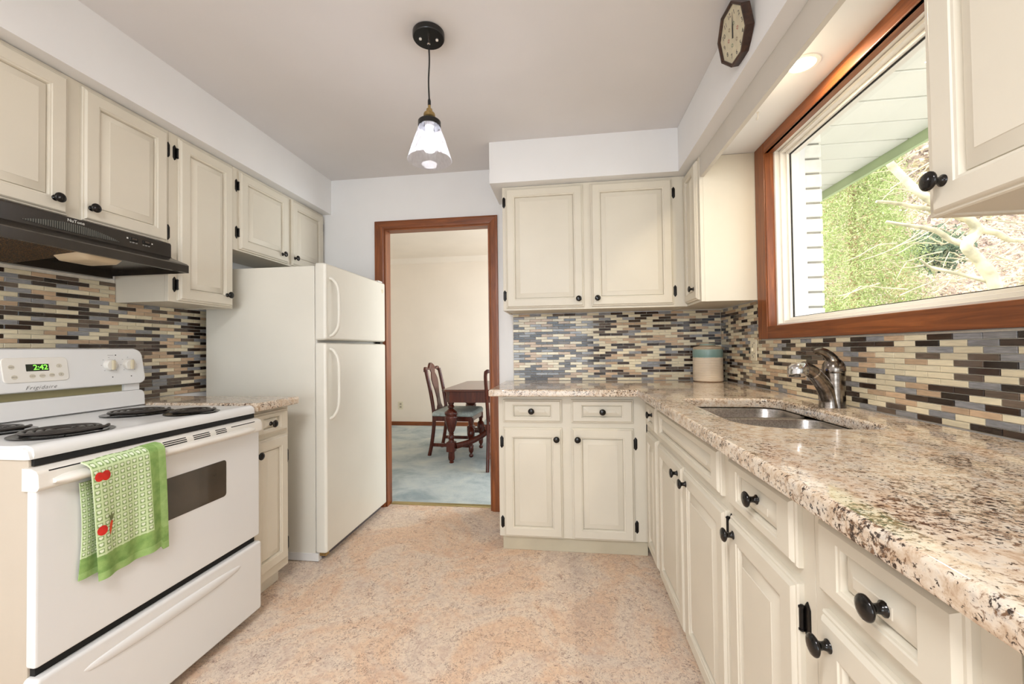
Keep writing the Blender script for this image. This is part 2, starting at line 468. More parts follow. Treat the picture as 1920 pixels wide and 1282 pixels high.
b = BM(); box(b, XD0-.1, DX0, YB, YD0, 0, ZDT+.1); box(b, DX1, XD1+.1, YB, YD0, 0, ZDT+.1); box(b, DX0, DX1, YB, YD0, DZ, ZDT+.1)
O('wall_back', b, 'wall', kind=S)
b = BM(); box(b, XR, 1.19, -4.1, WY0, 0, ZC); box(b, XR, 1.19, WY1, YB, 0, ZC); box(b, XR, 1.19, WY0, WY1, 0, WZ0); box(b, XR, 1.19, WY0, WY1, WZ1, ZC)
O('wall_right', b, 'wall', kind=S)
b = BM(); box(b, XL, -1.5, -3.9, -3.8, 0, ZC); box(b, .6, XR, -3.9, -3.8, 0, ZC); box(b, -1.5, .6, -3.9, -3.8, 2.15, ZC)  # unseen wall, its wide opening invented to let sky light in
O('wall_rear', b, 'wall', kind=S)
O('wall_dining_back', bx(XD0, XD1, YD1, YD1+.1, 0, ZDT), 'dwall', kind=S)
O('wall_dining_left', bx(XD0-.1, XD0, YD0, YD1, 0, ZDT), 'dwall', kind=S)
b = BM(); box(b, XD1, XD1+.1, YD0, 3.45, 0, ZDT); box(b, XD1, XD1+.1, 5.35, YD1, 0, ZDT); box(b, XD1, XD1+.1, 3.45, 5.35, 0, .6); box(b, XD1, XD1+.1, 3.45, 5.35, 2.1, ZDT)
O('wall_dining_right', b, 'dwall', kind=S)
O('baseboard_dining', bx(XD0, XD1, YD1-.014, YD1, .004, .062, .003), 'woodx', kind=S)
b = BM(); prism(b, [(YD1, ZDT), (YD1, ZDT-.075), (YD1-.012, ZDT-.075), (YD1-.02, ZDT-.05), (YD1-.05, ZDT-.02), (YD1-.06, ZDT)], 'x', XD0, XD1)
O('trim_1', b, 'dwall', kind=S)
# soffits (bulkheads) over the cabinets
O('trim_2', bx(XL, -1.728, -1.6, YB, ZS, ZC), 'wall', kind=S)
O('trim_3', bx(-.452, .666, 2.4766, YB, ZS, ZC), 'wall', kind=S)
O('trim_4', bx(.666, XR, -1.6, YB, ZS, ZC-.001), 'wall', kind=S)
# valance board over the sink window, between the two wall cabinets
O('trim_5', bx(.728, .748, .905, 2.298, 2.045, ZS, .002), plain('shaded_valance_paint', (206, 199, 188), .5, var=.015), kind=S)  # cabinet cream darkened to put the board's shade into its colour
# threshold strip
O('trim_6', bx(DX0+.02, DX1-.02, YD0-.03, YD0+.012, -.002, .008, .003), 'brasscarpet', kind=S)

# door casing
dr = link('door_1', None, None, (-.92, YB, 0), kind=S)
CPF = [(0, -.001), (0, -.014), (.25, -.018), (.8, -.016), (1, -.008), (1, -.001)]
def casing_v(xo, xi):                         # upright with a mitred top
    b = BM(); rings(b, [[(xo+f*(xi-xo), YB+d, .001) for f, d in CPF], [(xo+f*(xi-xo), YB+d, 2.0835-.0575*f) for f, d in CPF]])
    bmesh.ops.recalc_face_normals(b, faces=b.faces); return b
XO0, XI0, XO1, XI1 = -1.381, DX0+.006, -.467, DX1-.006
O('casing', casing_v(XO0, XI0), 'woodz', dr)
O('casing', casing_v(XO1, XI1), 'woodz', dr)
b = BM(); rings(b, [[(XO0+f*(XI0-XO0)+.0006, YB+d, 2.0835-.0575*f) for f, d in CPF], [(XO1+f*(XI1-XO1)-.0006, YB+d, 2.0835-.0575*f) for f, d in CPF]])
bmesh.ops.recalc_face_normals(b, faces=b.faces)
O('head_casing', b, 'woodx', dr)
O('jamb', bx(DX0, DX0+.016, YB-.002, YD0, 0, DZ-.016), 'woodz', dr)
O('jamb', bx(DX1-.016, DX1, YB-.002, YD0, 0, DZ-.016), 'woodz', dr)
O('head_jamb', bx(DX0, DX1, YB-.002, YD0, DZ-.016, DZ), 'woodx', dr)

# window: wood casing, wood jamb, white sash frame, pane
wn = link('window_1', None, None, (XR, 1.58, WZ0), kind=S)
WX = 1.0                                      # casing front face
def cas(y0, y1, z0, z1, m): O('casing', bx(WX, XR-.001, y0, y1, z0, z1, .004), m, wn)
cas(2.196, 2.294, 1.170, 2.158, 'woodz')
cas(.884, .98, 1.170, 2.158, 'woodz')
cas(.98, 2.196, 1.170, 1.233, 'woody')
cas(.98, 2.196, 2.100, 2.158, 'woody')
for a in ((2.186, 2.196, 1.226, 2.11, 'woodz'), (.975, .985, 1.226, 2.11, 'woodz')):
    O('jamb', bx(WX+.004, 1.045, a[0], a[1], a[2], a[3]), a[4], wn)
O('jamb', bx(WX+.004, 1.045, .98, 2.19, 1.223, 1.233), 'woody', wn)
O('jamb', bx(WX+.004, 1.045, .98, 2.19, 2.10, 2.11), 'woody', wn)
def frame(x0, x1, y0, y1, z0, z1, w, name, m='vinyl'):
    b = BM()
    for a in ((y0, y0+w, z0, z1), (y1-w, y1, z0, z1), (y0+w, y1-w, z0, z0+w), (y0+w, y1-w, z1-w, z1)):
        box(b, x0, x1, a[0], a[1], a[2], a[3], .002)
    O(name, b, m, wn)
frame(1.042, 1.16, .981, 2.189, 1.228, 2.116, .016, 'outer_frame')
frame(1.062, 1.15, .997, 2.173, 1.244, 2.098, .014, 'sash_frame')
frame(1.085, 1.13, 1.011, 2.159, 1.258, 2.084, .013, 'glazing_bead')
frame(1.096, 1.104, 1.024, 2.146, 1.271, 2.071, .004, 'gasket', 'gap')
O('pane', bx(1.098, 1.102, 1.026, 2.144, 1.273, 2.069), 'pane', wn)
# brick veneer of the outer wall: each brick end in the reveal is a piece
ow = link('wall_outer', None, None, (1.22, 2.2, 0), kind=S)
b = BM(); box(b, 1.192, 1.275, 2.226, 3.45, -.6, 2.27); box(b, 1.192, 1.275, 5.35, 6.0, -.6, 2.27); box(b, 1.192, 1.275, 3.45, 5.35, -.6, .6); box(b, 1.192, 1.275, 3.45, 5.35, 2.1, 2.27); box(b, 1.192, 1.275, -4.1, .95, -.6, 2.27); box(b, 1.192, 1.275, .95, 2.226, -.6, 1.18); box(b, 1.192, 1.275, .95, 2.226, 2.2505, 2.27)
O('mortar_bed', b, 'mortar', ow)
bme = D.meshes.new('brick'); b = bx(0, .092, -.004, .2, 0, .064, .004, 1); b.to_mesh(bme); b.free(); finish(bme, 'brick')
for k in range(14):
    link('brick', bme, ow, Vector((1.19, 2.222, 1.182+k*.0745))-Vector((1.22, 2.2, 0)))
# eave: boards across, fascia along the edge
ev = link('eave', None, None, (1.55, 2.0, 2.25), kind=S)
ps = .208
em = D.meshes.new('eave_board'); b = bx(-.358, .32, 0, ps-.012, 0, .018, .003, 1); b.to_mesh(em); b.free(); finish(em, 'eave')
for k in range(24):
    link('board', em, ev, (0, -1.6+k*ps-.02*(k % 2)*.1, 0))
O('backing_board', bx(1.276, 1.87, .2, 5.6, 2.269, 2.30), 'eave', ev)
O('fascia_board', bx(1.87, 1.895, .2, 5.6, 2.195, 2.42, .002), 'fascia', ev)
O('roof', bx(-3.5, 1.95, -4.3, 6.3, 2.72, 2.80), 'mortar', kind=S)
O('ground', bx(1.275, 30, -12, 40, -.75, -.65), plain('pale_bounce_ground', (209, 208, 200), .95, var=.12, vscale=5), kind=S)  # unseen ground, pale colour chosen to bounce light up to the eave

# ------------------------------------------------------------------ cabinets
# local frame of a front: x along the front, z up, -y out of the wall; faces 'B' look -Y, 'R' look -X, 'L' look +X
ROT = {'B': 0, 'R': rad(-90), 'L': rad(90)}
def panel_mesh(w, h, drawer=False):
    b = BM()
    edge = [(0, 0), (0, .009), (.0025, .0120), (.006, .0125), (.008, .0165), (.012, .0195)]
    loops = []
    def ring(ix, iz, d):
        x, z = w/2-ix, h/2-iz
        loops.append([(-x, -d, -z), (x, -d, -z), (x, -d, z), (-x, -d, z)])
    for i, d in edge: ring(i, i, d)
    if drawer:
        sx, sz = min(.055, w*.24), h*.215; bx_, bz_ = .030, h*.155
    else:
        sx = sz = min(.050, w*.2); bx_ = bz_ = .028
    for k, d in ((0, .0195), (.002, .0170), (.0065, .0160), (.0085, .0125)): ring(sx+k*(1 if not drawer else .8), sz+k*(1 if not drawer else .8), d)
    g = .0095 if not drawer else .0075
    ring(sx+g, sz+g, .0045); ring(sx+g+.0022, sz+g+.0022, .0045); ring(sx+g+.003, sz+g+.003, .0085)
    ring(sx+g+bx_, sz+g+bz_, .0178); ring(sx+g+bx_+.0015, sz+g+bz_+.0015, .0195)
    rings(b, loops)
    bmesh.ops.recalc_face_normals(b, faces=b.faces)
    return b
kb = BM(); lathe(kb, [(.0105, 0), (.0105, .002), (.0075, .004), (.0062, .010), (.0072, .0155), (.0135, .019), (.0170, .022), (.0172, .0245), (.0150, .0272), (.0090, .029), (.0001, .0297)], 20, axis='y')
KNOB = D.meshes.new('knob'); kb.normal_update(); kb.to_mesh(KNOB); kb.free(); finish(KNOB, 'knob', 60)
def hinge_mesh():
    b = BM()
    w, h, t = .0085, .036, .003
    o = [(0, -h), (w*.6, -h*.82), (w, -h*.66), (w, h*.66), (w*.6, h*.82), (0, h), (-w*.6, h*.82), (-w, h*.66), (-w, -h*.66), (-w*.6, -h*.82)]
    rings(b, [[(x, 0, z) for x, z in o], [(x, -t*.7, z) for x, z in o], [(x*.75, -t, z*.95) for x, z in o]])
    lathe(b, [(.0046, -.019), (.0046, .019)], 10, (-w-.002, -.006, 0))
    lathe(b, [(.006, .019), (.006, .022), (.002, .025)], 8, (-w-.002, -.006, 0)); lathe(b, [(.002, -.025), (.006, -.022), (.006, -.019)], 8, (-w-.002, -.006, 0))
    bmesh.ops.recalc_face_normals(b, faces=b.faces)
    me = D.meshes.new('hinge'); b.to_mesh(me); b.free(); finish(me, 'hinge'); return me
HINGE = hinge_mesh()
def front(cab, kind, face, plane, a0, a1, z0, z1, knob=None, hinges=None, hz=None, label=None):
    """door or drawer front; a0,a1 along the wall (world), knob=(along, z) in world, hinges = along of the hinge side"""
    w, h = abs(a1-a0), z1-z0; mid, zm = (a0+a1)/2, (z0+z1)/2
    loc = Vector((mid, plane, zm)) if face == 'B' else Vector((plane, mid, zm))
    o = O(kind, panel_mesh(w, h, kind != 'door'), 'paint', cab, True, loc-wl(cab), (0, 0, ROT[face]), label)
    def lx(a): return {'B': a-mid, 'R': -(a-mid), 'L': a-mid}[face]
    if knob:
        link('knob', KNOB, o, (lx(knob[0]), -.0188, knob[1]-zm))
    if hinges is not None:
        sx = 1 if lx(hinges) > 0 else -1
        for zz in (hz or (z0+.09, z1-.09)):
            link('hinge', HINGE, o, (sx*(w/2+.0112), 0, zz-zm), (0, 0 if sx > 0 else rad(180), 0))
    return o
def carcass(cab, face, front_p, back_p, a0, a1, z0, z1, top=True, t=.016, ff=.019, m='paint'):
    """side panels, bottom, back, top and a face frame (front_p = its outer plane)"""
    def bb(b, p0, p1, q0, q1, zz0, zz1, bev=0):
        p0, p1 = sorted((p0, p1)); q0, q1 = sorted((q0, q1))
        if face == 'B': box(b, q0, q1, p0, p1, zz0, zz1, bev)
        else: box(b, p0, p1, q0, q1, zz0, zz1, bev)
    s = 1 if back_p > front_p else -1
    f2 = front_p+s*ff
    b = BM()
    bb(b, f2, back_p, a0, a0+t, z0, z1); bb(b, f2, back_p, a1-t, a1, z0, z1)
    bb(b, f2, back_p, a0+t, a1-t, z0+.004, z0+.004+t); bb(b, back_p-s*.006, back_p, a0+t, a1-t, z0+.02, z1)
    if top: bb(b, f2, back_p, a0+t, a1-t, z1-t, z1)
    O('carcass', b, m, cab)
    b = BM(); bb(b, front_p, f2, a0, a1, z0, z1, .0015)
    O('face_frame', b, m, cab)

# ---- left wall cabinets (faces +X), frame plane -1.795
PL = -1.795; BK = XL+.002
ch = T('wall_cabinet', 'cream two-door wall cabinet mounted directly above the black range hood', 'cabinet', (-1.93, 1.25, 1.628))
carcass(ch, 'L', PL, BK, .86, 1.6445, 1.628, 2.157)
front(ch, 'door', 'L', PL, .905, 1.256, 1.638, 2.143, (1.214, 1.689))
front(ch, 'door', 'L', PL, 1.300, 1.632, 1.638, 2.143, (1.325, 1.689), 1.64, (1.69, 2.07))
ct = T('wall_cabinet', 'tall narrow cream one-door wall cabinet between range hood and refrigerator', 'cabinet', (-1.93, 1.83, 1.374))
carcass(ct, 'L', PL, BK, 1.6455, 2.0095, 1.374, 2.157)
front(ct, 'door', 'L', PL, 1.686, 1.999, 1.382, 2.143, (1.955, 1.44), 1.68, (1.455, 2.07))
cf = T('wall_cabinet', 'short cream two-door wall cabinet above the white refrigerator', 'cabinet', (-1.93, 2.43, 1.70))
carcass(cf, 'L', PL, BK, 2.0105, 2.852, 1.70, 2.157)
front(cf, 'door', 'L', PL, 2.047, 2.448, 1.708, 2.143, (2.385, 1.756), 2.04, (1.80, 2.06))
front(cf, 'door', 'L', PL, 2.480, 2.836, 1.708, 2.143, (2.505, 1.756), 2.84, (1.765, 2.06))
# ---- left base cabinet
cl = T('base_cabinet', 'small cream base cabinet with one drawer and one door between range and refrigerator', 'cabinet', (-1.7, 1.76, 0))
PB = -1.385
carcass(cl, 'L', PB, BK, 1.628, 1.893, .085, .874, top=False)
front(cl, 'drawer', 'L', PB, 1.648, 1.873, .752, .858, (1.75, .803))
front(cl, 'door', 'L', PB, 1.640, 1.876, .125, .735, (1.663, .674), 1.88, (.19, .62))
O('toe_kick', bx(-1.46, -1.44, 1.628, 1.893, .001, .085), 'paint', cl)
# ---- back wall cabinet, faces -Y
cb = T('wall_cabinet', 'cream two-door wall cabinet on the back wall above the mosaic tiles, beside the doorway', 'cabinet', (.12, 2.70, 1.375))
PU = 2.550
carcass(cb, 'B', PU, YB-.002, -.385, .7235, 1.376, 2.157)
front(cb, 'door', 'B', PU, -.364, .116, 1.390, 2.143, (.083, 1.437), -.37, (1.47, 2.06))
front(cb, 'door', 'B', PU, .163, .643, 1.390, 2.143, (.196, 1.437), .65, (1.47, 2.06))
# ---- corner wall cabinet on the right wall, faces -X
cc = T('wall_cabinet', 'narrow cream corner wall cabinet whose plain side panel faces the window', 'cabinet', (.87, 2.45, 1.375))
PR = .724
carcass(cc, 'R', PR, XR-.002, 2.300, 2.848, 1.377, 2.157)
front(cc, 'door', 'R', PR, 2.5475, 2.322, 1.390, 2.143, (2.372, 1.454))
# ---- near right wall cabinet
cn = T('wall_cabinet', 'cream wall cabinet hanging over the counter at the near end of the window', 'cabinet', (.85, .5, 1.36))
carcass(cn, 'R', .686, XR-.002, -.1, .866, 1.372, 2.157)
front(cn, 'door', 'R', .686, .846, .40, 1.367, 2.143, (.815, 1.425))
front(cn, 'door', 'R', .686, .36, -.08, 1.367, 2.143, (-.04, 1.425))
# ---- back base cabinet
bb_ = T('base_cabinet', 'cream base cabinet with two drawers over two doors along the back wall', 'cabinet', (0, 2.5, 0))
PBB = 2.310
carcass(bb_, 'B', PBB, YB-.002, -.385, .428, .080, .874, top=False)
front(bb_, 'drawer', 'B', PBB, -.357, -.027, .7225, .8514, (-.195, .788))
front(bb_, 'drawer', 'B', PBB, .0246, .359, .7225, .8514, (.193, .786))
front(bb_, 'door', 'B', PBB, -.357, -.027, .083, .6937, (-.058, .634), -.36, (.16, .61))
front(bb_, 'door', 'B', PBB, .0246, .359, .083, .6937, (.057, .634), .362, (.16, .61))
O('toe_kick', bx(-.368, .428, 2.324, 2.342, .001, .080), plain('shaded_toe_kick_paint', (196, 186, 162), .5), bb_)  # darker than the cabinets: shade under the doors put into the colour
# ---- right base run, faces -X
PRR = .432
def rbase(label, y0, y1, top=False):
    c = T('base_cabinet', label, 'cabinet', (.72, (y0+y1)/2, 0))
    carcass(c, 'R', PRR, XR-.002, y0, y1, .080, .874, top=top)
    O('toe_kick', bx(.470, .488, y0, y1, .001, .080), 'paint', c)
    return c
c1 = rbase('narrow cream base cabinet with small drawer in the corner beside the sink cabinet', 1.9955, 2.308)
front(c1, 'drawer', 'R', PRR, 2.25, 2.015, .7225, .8514, (2.085, .803))
front(c1, 'door', 'R', PRR, 2.25, 2.015, .083, .6937)
c2 = rbase('cream sink base cabinet with a wide blank drawer front over two doors', 1.1505, 1.9945)
front(c2, 'false_drawer', 'R', PRR, 1.972, 1.205, .7225, .8514)
front(c2, 'door', 'R', PRR, 1.972, 1.580, .083, .6937, (1.632, .656))
front(c2, 'door', 'R', PRR, 1.566, 1.176, .083, .6937, (1.521, .651), 1.17, (.16, .655))
c3 = rbase('cream base cabinet with one drawer and one door, just nearer than the sink cabinet', .7945, 1.1495)
front(c3, 'drawer', 'R', PRR, 1.141, .830, .7225, .8514, (.972, .797))
front(c3, 'door', 'R', PRR, 1.145, .830, .083, .6937, (1.108, .658), .82, (.16, .632))
c4 = rbase('nearest cream base cabinet with large drawer knob under the granite counter edge', .4605, .7935)
front(c4, 'drawer', 'R', PRR, .760, .500, .7225, .8514, (.607, .786))
front(c4, 'door', 'R', PRR, .758, .500, .083, .6937, (.728, .651))
c5 = rbase('cream base cabinet mostly cut off at the lower right corner of the photo', -.38, .4595)
front(c5, 'drawer', 'R', PRR, .44, .02, .7225, .8514, (.23, .786))
front(c5, 'door', 'R', PRR, .44, .02, .083, .6937, (.40, .651))

# ------------------------------------------------------------------ worktops
def offs(poly, d):
    """inward mitre offset of a CCW polygon"""
    n = len(poly); out = []
    for i in range(n):
        p0, p1, p2 = Vector(poly[i-1]), Vector(poly[i]), Vector(poly[(i+1) % n])
        e1, e2 = (p1-p0).normalized(), (p2-p1).normalized()
        n1, n2 = Vector((-e1.y, e1.x)), Vector((-e2.y, e2.x))
        k = n1+n2; k = k*(2/max(k.length_squared, 1e-6))
        out.append(tuple(p1+k*d))
    return out
def rrect(x0, x1, y0, y1, rs, n=8):
    """CCW rounded rectangle; radii for corners (x0y0, x1y0, x1y1, x0y1)"""
    out = []
    for (cx, cy, sx, sy, a0), r in zip(((x0, y0, 1, 1, 180), (x1, y0, -1, 1, 270), (x1, y1, -1, -1, 0), (x0, y1, 1, -1, 90)), rs):
        for k in range(n+1):
            a = rad(a0+90*k/n)
            out.append((cx+sx*r+r*math.cos(a), cy+sy*r+r*math.sin(a)))
    return out
def slab(poly, hole, z0, z1, r):
    b = BM()
    pr = [(r*.6, z0), (r*.15, z0+r*.25), (0, z0+r*.7)]+[(r*(1-math.cos(rad(a))), z1-r*(1-math.sin(rad(a)))) for a in (0, 25, 50, 72, 90)]
    out = [[(*p, z) for p in offs(poly, i)] for i, z in pr]
    vo = rings(b, out, False, False)
    allv = [vo]
    if hole:
        vi = rings(b, [[(*p, z) for p in offs(hole, -i)] for i, z in pr], False, False); allv.append(vi)
    for k in (0, -1):
        es = []
        for v in allv:
            lp = v[k]
            for i in range(len(lp)):
                e = b.edges.get((lp[i], lp[(i+1) % len(lp)]))
                es.append(e)
        bmesh.ops.triangle_fill(b, use_beauty=True, edges=es)
    bmesh.ops.recalc_face_normals(b, faces=b.faces)
    return b
HOLE = rrect(.487, .862, 1.195, 1.845, (.13, .07, .07, .05))
O('countertop', slab([(.369, -.38), (1.013, -.38), (1.013, 2.844), (-.423, 2.844), (-.423, 2.215), (.369, 2.215)], HOLE, .876, .914, .010), 'granite',
  label='speckled granite L-shaped countertop with sink cutout below the window', cat='countertop')
O('countertop', slab([(XL+.012, 1.621), (-1.328, 1.621), (-1.328, 1.897), (XL+.012, 1.897)], None, .876, .914, .010), 'granite',
  label='short speckled granite countertop between the white range and the refrigerator', cat='countertop')

# ------------------------------------------------------------------ mosaic backsplashes
tb = BM()
TLEN, THT, TT = .0765, .0158, .0035
o_ = [(-TLEN/2, 0), (TLEN/2, 0), (TLEN/2, THT), (-TLEN/2, THT)]
def tin(d): return [(-TLEN/2+d, d), (TLEN/2-d, d), (TLEN/2-d, THT-d), (-TLEN/2+d, THT-d)]
rings(tb, [[(x, 0, z) for x, z in tin(0)], [(x, -TT+.001, z) for x, z in tin(0)], [(x, -TT, z) for x, z in tin(.0009)]], False, True)
bmesh.ops.recalc_face_normals(tb, faces=tb.faces)
TME = []
for m in TILES:
    me = D.meshes.new('tile'); tb.to_mesh(me); finish(me, m, 0); TME.append(me)
tb.free()
def backsplash(label, face, plane, spans, zmin, zmax, seed, grout_boxes, dist_key):
    """spans(z) -> (a0, a1) along the wall, or None; tiles laid half bond"""
    rnd = random.Random(seed)
    loc = Vector((0, plane, zmin)) if face == 'B' else Vector((plane, 1.5, zmin))
    root = T('backsplash', label, 'backsplash', loc)
    b = BM()
    for g in grout_boxes: box(b, *g)
    O('grout', b, 'grout', root)
    PX, PZ = TLEN+.0022, THT+.0019
    lst = []; r = 0; z = zmin
    while z+THT <= zmax+.004:
        sp = spans(z+THT/2)
        if sp:
            a = sp[0]-PX*(.5*(r % 2))-rnd.choice((0, 0, .0))*PX
            prev = None
            while a < sp[1]-.006:
                l0, l1 = max(a, sp[0]), min(a+TLEN, sp[1])
                c = rnd.choices(range(6), TW)[0]
                if c == prev and rnd.random() < .45: c = rnd.choices(range(6), TW)[0]
                prev = c
                if l1-l0 > .008: lst.append(((l0+l1)/2, z, (l1-l0)/TLEN, c))
                a += PX
        z += PZ; r += 1
    def wp(a, z): return Vector((a, plane, z)) if face == 'B' else Vector((plane, a, z))
    lst.sort(key=lambda t: dist_key(t[0], t[1]))
    for a, z, s, c in lst[:290]:
        o = link('tile', TME[c], root, wp(a, z)-loc, (0, 0, ROT[face])); o.scale = (s, 1, 1)
    rest = lst[290:]
    if rest:
        b = BM(); lay = []
        for a, z, s, c in rest:
            n0 = len(b.faces)
            mt = Matrix.Translation(wp(a, z)) @ Matrix.Rotation(ROT[face], 4, 'Z')
            loops = [[mt @ Vector((x*s, y, zz)) for x, y, zz in lp] for lp in ([(x, 0, q) for x, q in tin(0)], [(x, -TT+.001, q) for x, q in tin(0)], [(x, -TT, q) for x, q in tin(.0009)])]
            vl = rings(b, loops, False, True)
            b.faces.ensure_lookup_table()
            for f in b.faces[n0:]: f.material_index = c
        bmesh.ops.recalc_face_normals(b, faces=b.faces)
        O('small_far_tiles', b, TILES, root, kind='stuff', smooth=0)
CP = Vector((0, 0, CAMH))
# left wall: from behind the range to behind the refrigerator
PLT = XL+.0045
backsplash('multicoloured glass mosaic backsplash behind the white range', 'L', PLT,
           lambda z: ((.95 if z > .995 else 1.62), (2.17 if z < 1.37 else 1.643)), .9165, 1.476, 3,
           [(XL+.0005, PLT, .95, 2.175, .915, 1.372), (XL+.0005, PLT, .95, 1.643, 1.372, 1.478)],
           lambda a, z: (0 if 1.24 < a < 2.10 else 5)+(0 if (z > 1.15 or a > 1.6) else 2)+(Vector((PLT, a, z))-CP).length*.1)
PBT = YB-.0045
backsplash('multicoloured glass mosaic backsplash on the back wall above the granite counter', 'B', PBT,
           lambda z: (-.362, XR-.010), .9165, 1.372, 8, [(-.365, XR-.006, PBT, YB-.0005, .915, 1.374)],
           lambda a, z: (Vector((a, PBT, z))-CP).length)
PRT = XR-.0045
backsplash('multicoloured glass mosaic backsplash on the window wall behind the faucet', 'R', PRT,
           lambda z: (.40, YB-.010) if z < 1.166 else (2.297, YB-.010), .9165, 1.372, 21,
           [(PRT, XR-.0005, .40, YB-.006, .915, 1.168), (PRT, XR-.0005, 2.297, YB-.006, 1.168, 1.374)],
           lambda a, z: (50 if a < 1.0 else 0)+(Vector((PRT, a, z))-CP).length)

# ------------------------------------------------------------------ sink and faucet
sk = T('sink', 'stainless steel double-bowl sink set under the granite counter below the window', 'sink', (.67, 1.52, .70))
def bowl(x0, x1, y0, y1, rs, zt, depth, name):
    b = BM()
    lp = rrect(x0, x1, y0, y1, rs, 6)
    pr = [(-.012, zt), (0, zt), (.003, zt-.004), (.008, zt-.10), (.014, zt-depth+.035), (.026, zt-depth+.01), (.05, zt-depth)]
    rings(b, [[(*p, z) for p in offs(lp, i)] for i, z in pr], False, True)
    b.normal_update()
    o = O(name, b, 'steel', sk, smooth=50)
    return o
o = bowl(.482, .868, 1.188, 1.585, (.135, .08, .06, .06), .8735, .19, 'large_bowl')
d = BM(); lathe(d, [(.042, .0), (.042, .003), (.034, .004), (.030, .001), (.0, .001)], 20, (.675, 1.385, .684)); O('drain', d, 'chrome', o)
o = bowl(.482, .868, 1.612, 1.852, (.05, .06, .08, .06), .8735, .16, 'small_bowl')
d = BM(); lathe(d, [(.038, .0), (.038, .003), (.032, .004), (.028, .001), (.0, .001)], 20, (.675, 1.735, .714)); O('drain', d, 'chrome', o)

fa = T('faucet', 'worn nickel single-lever pull-out faucet standing behind the sink', 'faucet', (.949, 1.603, .914))
b = BM(); lathe(b, [(.0335, .9142), (.0335, .918), (.0325, .924), (.0325, .96), (.033, 1.0), (.034, 1.025), (.034, 1.036)], 24, (.949, 1.603, 0)); O('body', b, 'nickel', fa, smooth=60)
sp = cr([(.932, 1.602, .9145), (.930, 1.6015, .945), (.915, 1.598, .985), (.888, 1.591, 1.022), (.858, 1.583, 1.048), (.832, 1.576, 1.060)], 5)
nS = len(sp)
O('spout', tube(BM(), sp, [.033-.012*(i/(nS-1))**.8 for i in range(nS)], 18), 'nickel', fa, smooth=60)
c1_, c2_ = Vector((.876, 1.588, 1.0335)), Vector((.872, 1.587, 1.0370))
O('collar', tube(BM(), [c1_, c2_], .0252, 18), 'chrome', fa)
lo = []
for r_, z_ in ((.001, 1.026), (.024, 1.026), (.0275, 1.029), (.029, 1.040), (.029, 1.056), (.026, 1.066), (.018, 1.073), (.001, 1.075)):
    lo.append([(.812+1.15*r_*math.cos(2*PI*k/24)+.05*(z_-1.04), 1.5665+r_*math.sin(2*PI*k/24), z_+.10*r_*math.cos(2*PI*k/24)) for k in range(24)])
b = BM(); rings(b, lo); hd = O('spray_head', b, 'chrome', fa, smooth=60)
b = BM(); lathe(b, [(.020, 1.0235), (.020, 1.0262), (.001, 1.0262)], 20, (.812, 1.5665, 0)); O('spray_face', b, 'rubber', hd)
b = BM(); lathe(b, [(.0342, 1.037), (.0350, 1.041), (.0350, 1.052), (.0325, 1.066), (.026, 1.078), (.016, 1.088), (.001, 1.092)], 24, (.949, 1.603, 0)); lev = O('lever_cap', b, 'nickel', fa, smooth=60)
lp = cr([(.950, 1.603, 1.064), (.944, 1.602, 1.082), (.932, 1.600, 1.098), (.916, 1.597, 1.110), (.898, 1.593, 1.115), (.878, 1.589, 1.113)], 4)
nL = len(lp)
O('lever', tube(BM(), lp, [.027-.018*(i/(nL-1))**.7 for i in range(nL)], 14, rz=[.026-.0215*(i/(nL-1))**.6 for i in range(nL)]), 'nickel', lev, smooth=60)
b = BM(); lathe(b, [(.003, 0), (.003, .0012), (.0001, .0015)], 10, (.949-.0312, 1.5885, 1.048), '-x'); O('hot_cold_dot', b, plain('blue_dot', (60, 70, 130), .4), lev)

# ------------------------------------------------------------------ canister, switch plates
cn_ = T('canister', 'ribbed cream stoneware canister with turquoise band in the counter corner', 'canister', (.896, 2.752, .9142))
pf = [(.078, 0), (.086, .004)]
for k in range(14):
    z = .008+k*.0105
    pf += [(.0868, z), (.0888, z+.004), (.0888, z+.007), (.0868, z+.0095)]
pf += [(.087, .158), (.088, .165), (.088, .195), (.087, .202), (.085, .206)]
b = BM(); lathe(b, pf, 36); O('body', b, 'stoneware', cn_, True, smooth=50)
b = BM(); lathe(b, [(.083, .2065), (.086, .209), (.086, .215), (.080, .220), (.050, .226), (.044, .228), (.044, .238), (.040, .242), (.001, .243)], 36); O('lid', b, plain('lid_glaze', (204, 182, 154), .3, var=.06, vscale=30), cn_, True, smooth=50)
b = BM(); lathe(b, [(.0445, .2285), (.0455, .231), (.0455, .237), (.0445, .2395)], 36, cap=False); O('lid_rim', b, plain('grey_green_glaze', (150, 164, 150), .3), cn_, True)
sw = T('switch_plate', 'cream patterned switch plate on the mosaic tiles left of the faucet', 'switch', (XR-.009, 2.375, 1.113))
O('plate', bx(XR-.0135, XR-.0082, 2.338, 2.412, 1.055, 1.171, .003), 'cream_plate', sw)
O('toggle', bx(XR-.023, XR-.0137, 2.371, 2.379, 1.106, 1.124, .002), 'cream_plate', sw)
b = BM()
for k in range(9):
    a = k*1.7; y, z = 2.375+.012*math.sin(a*1.3), 1.075+k*.0095
    if abs(z-1.113) > .013: lathe(b, [(.0045, 0), (.0045, .0004)], 6, (XR-.0135, y, z), '-x')
O('flower_print', b, 'greyink', sw, kind='stuff')
ou = T('outlet', 'cream duplex outlet low on the dining room far wall', 'outlet', (-2.487, YD1-.004, .303))
O('plate', bx(-2.525, -2.449, YD1-.006, YD1-.0005, .245, .361, .002), 'cream_plate', ou)
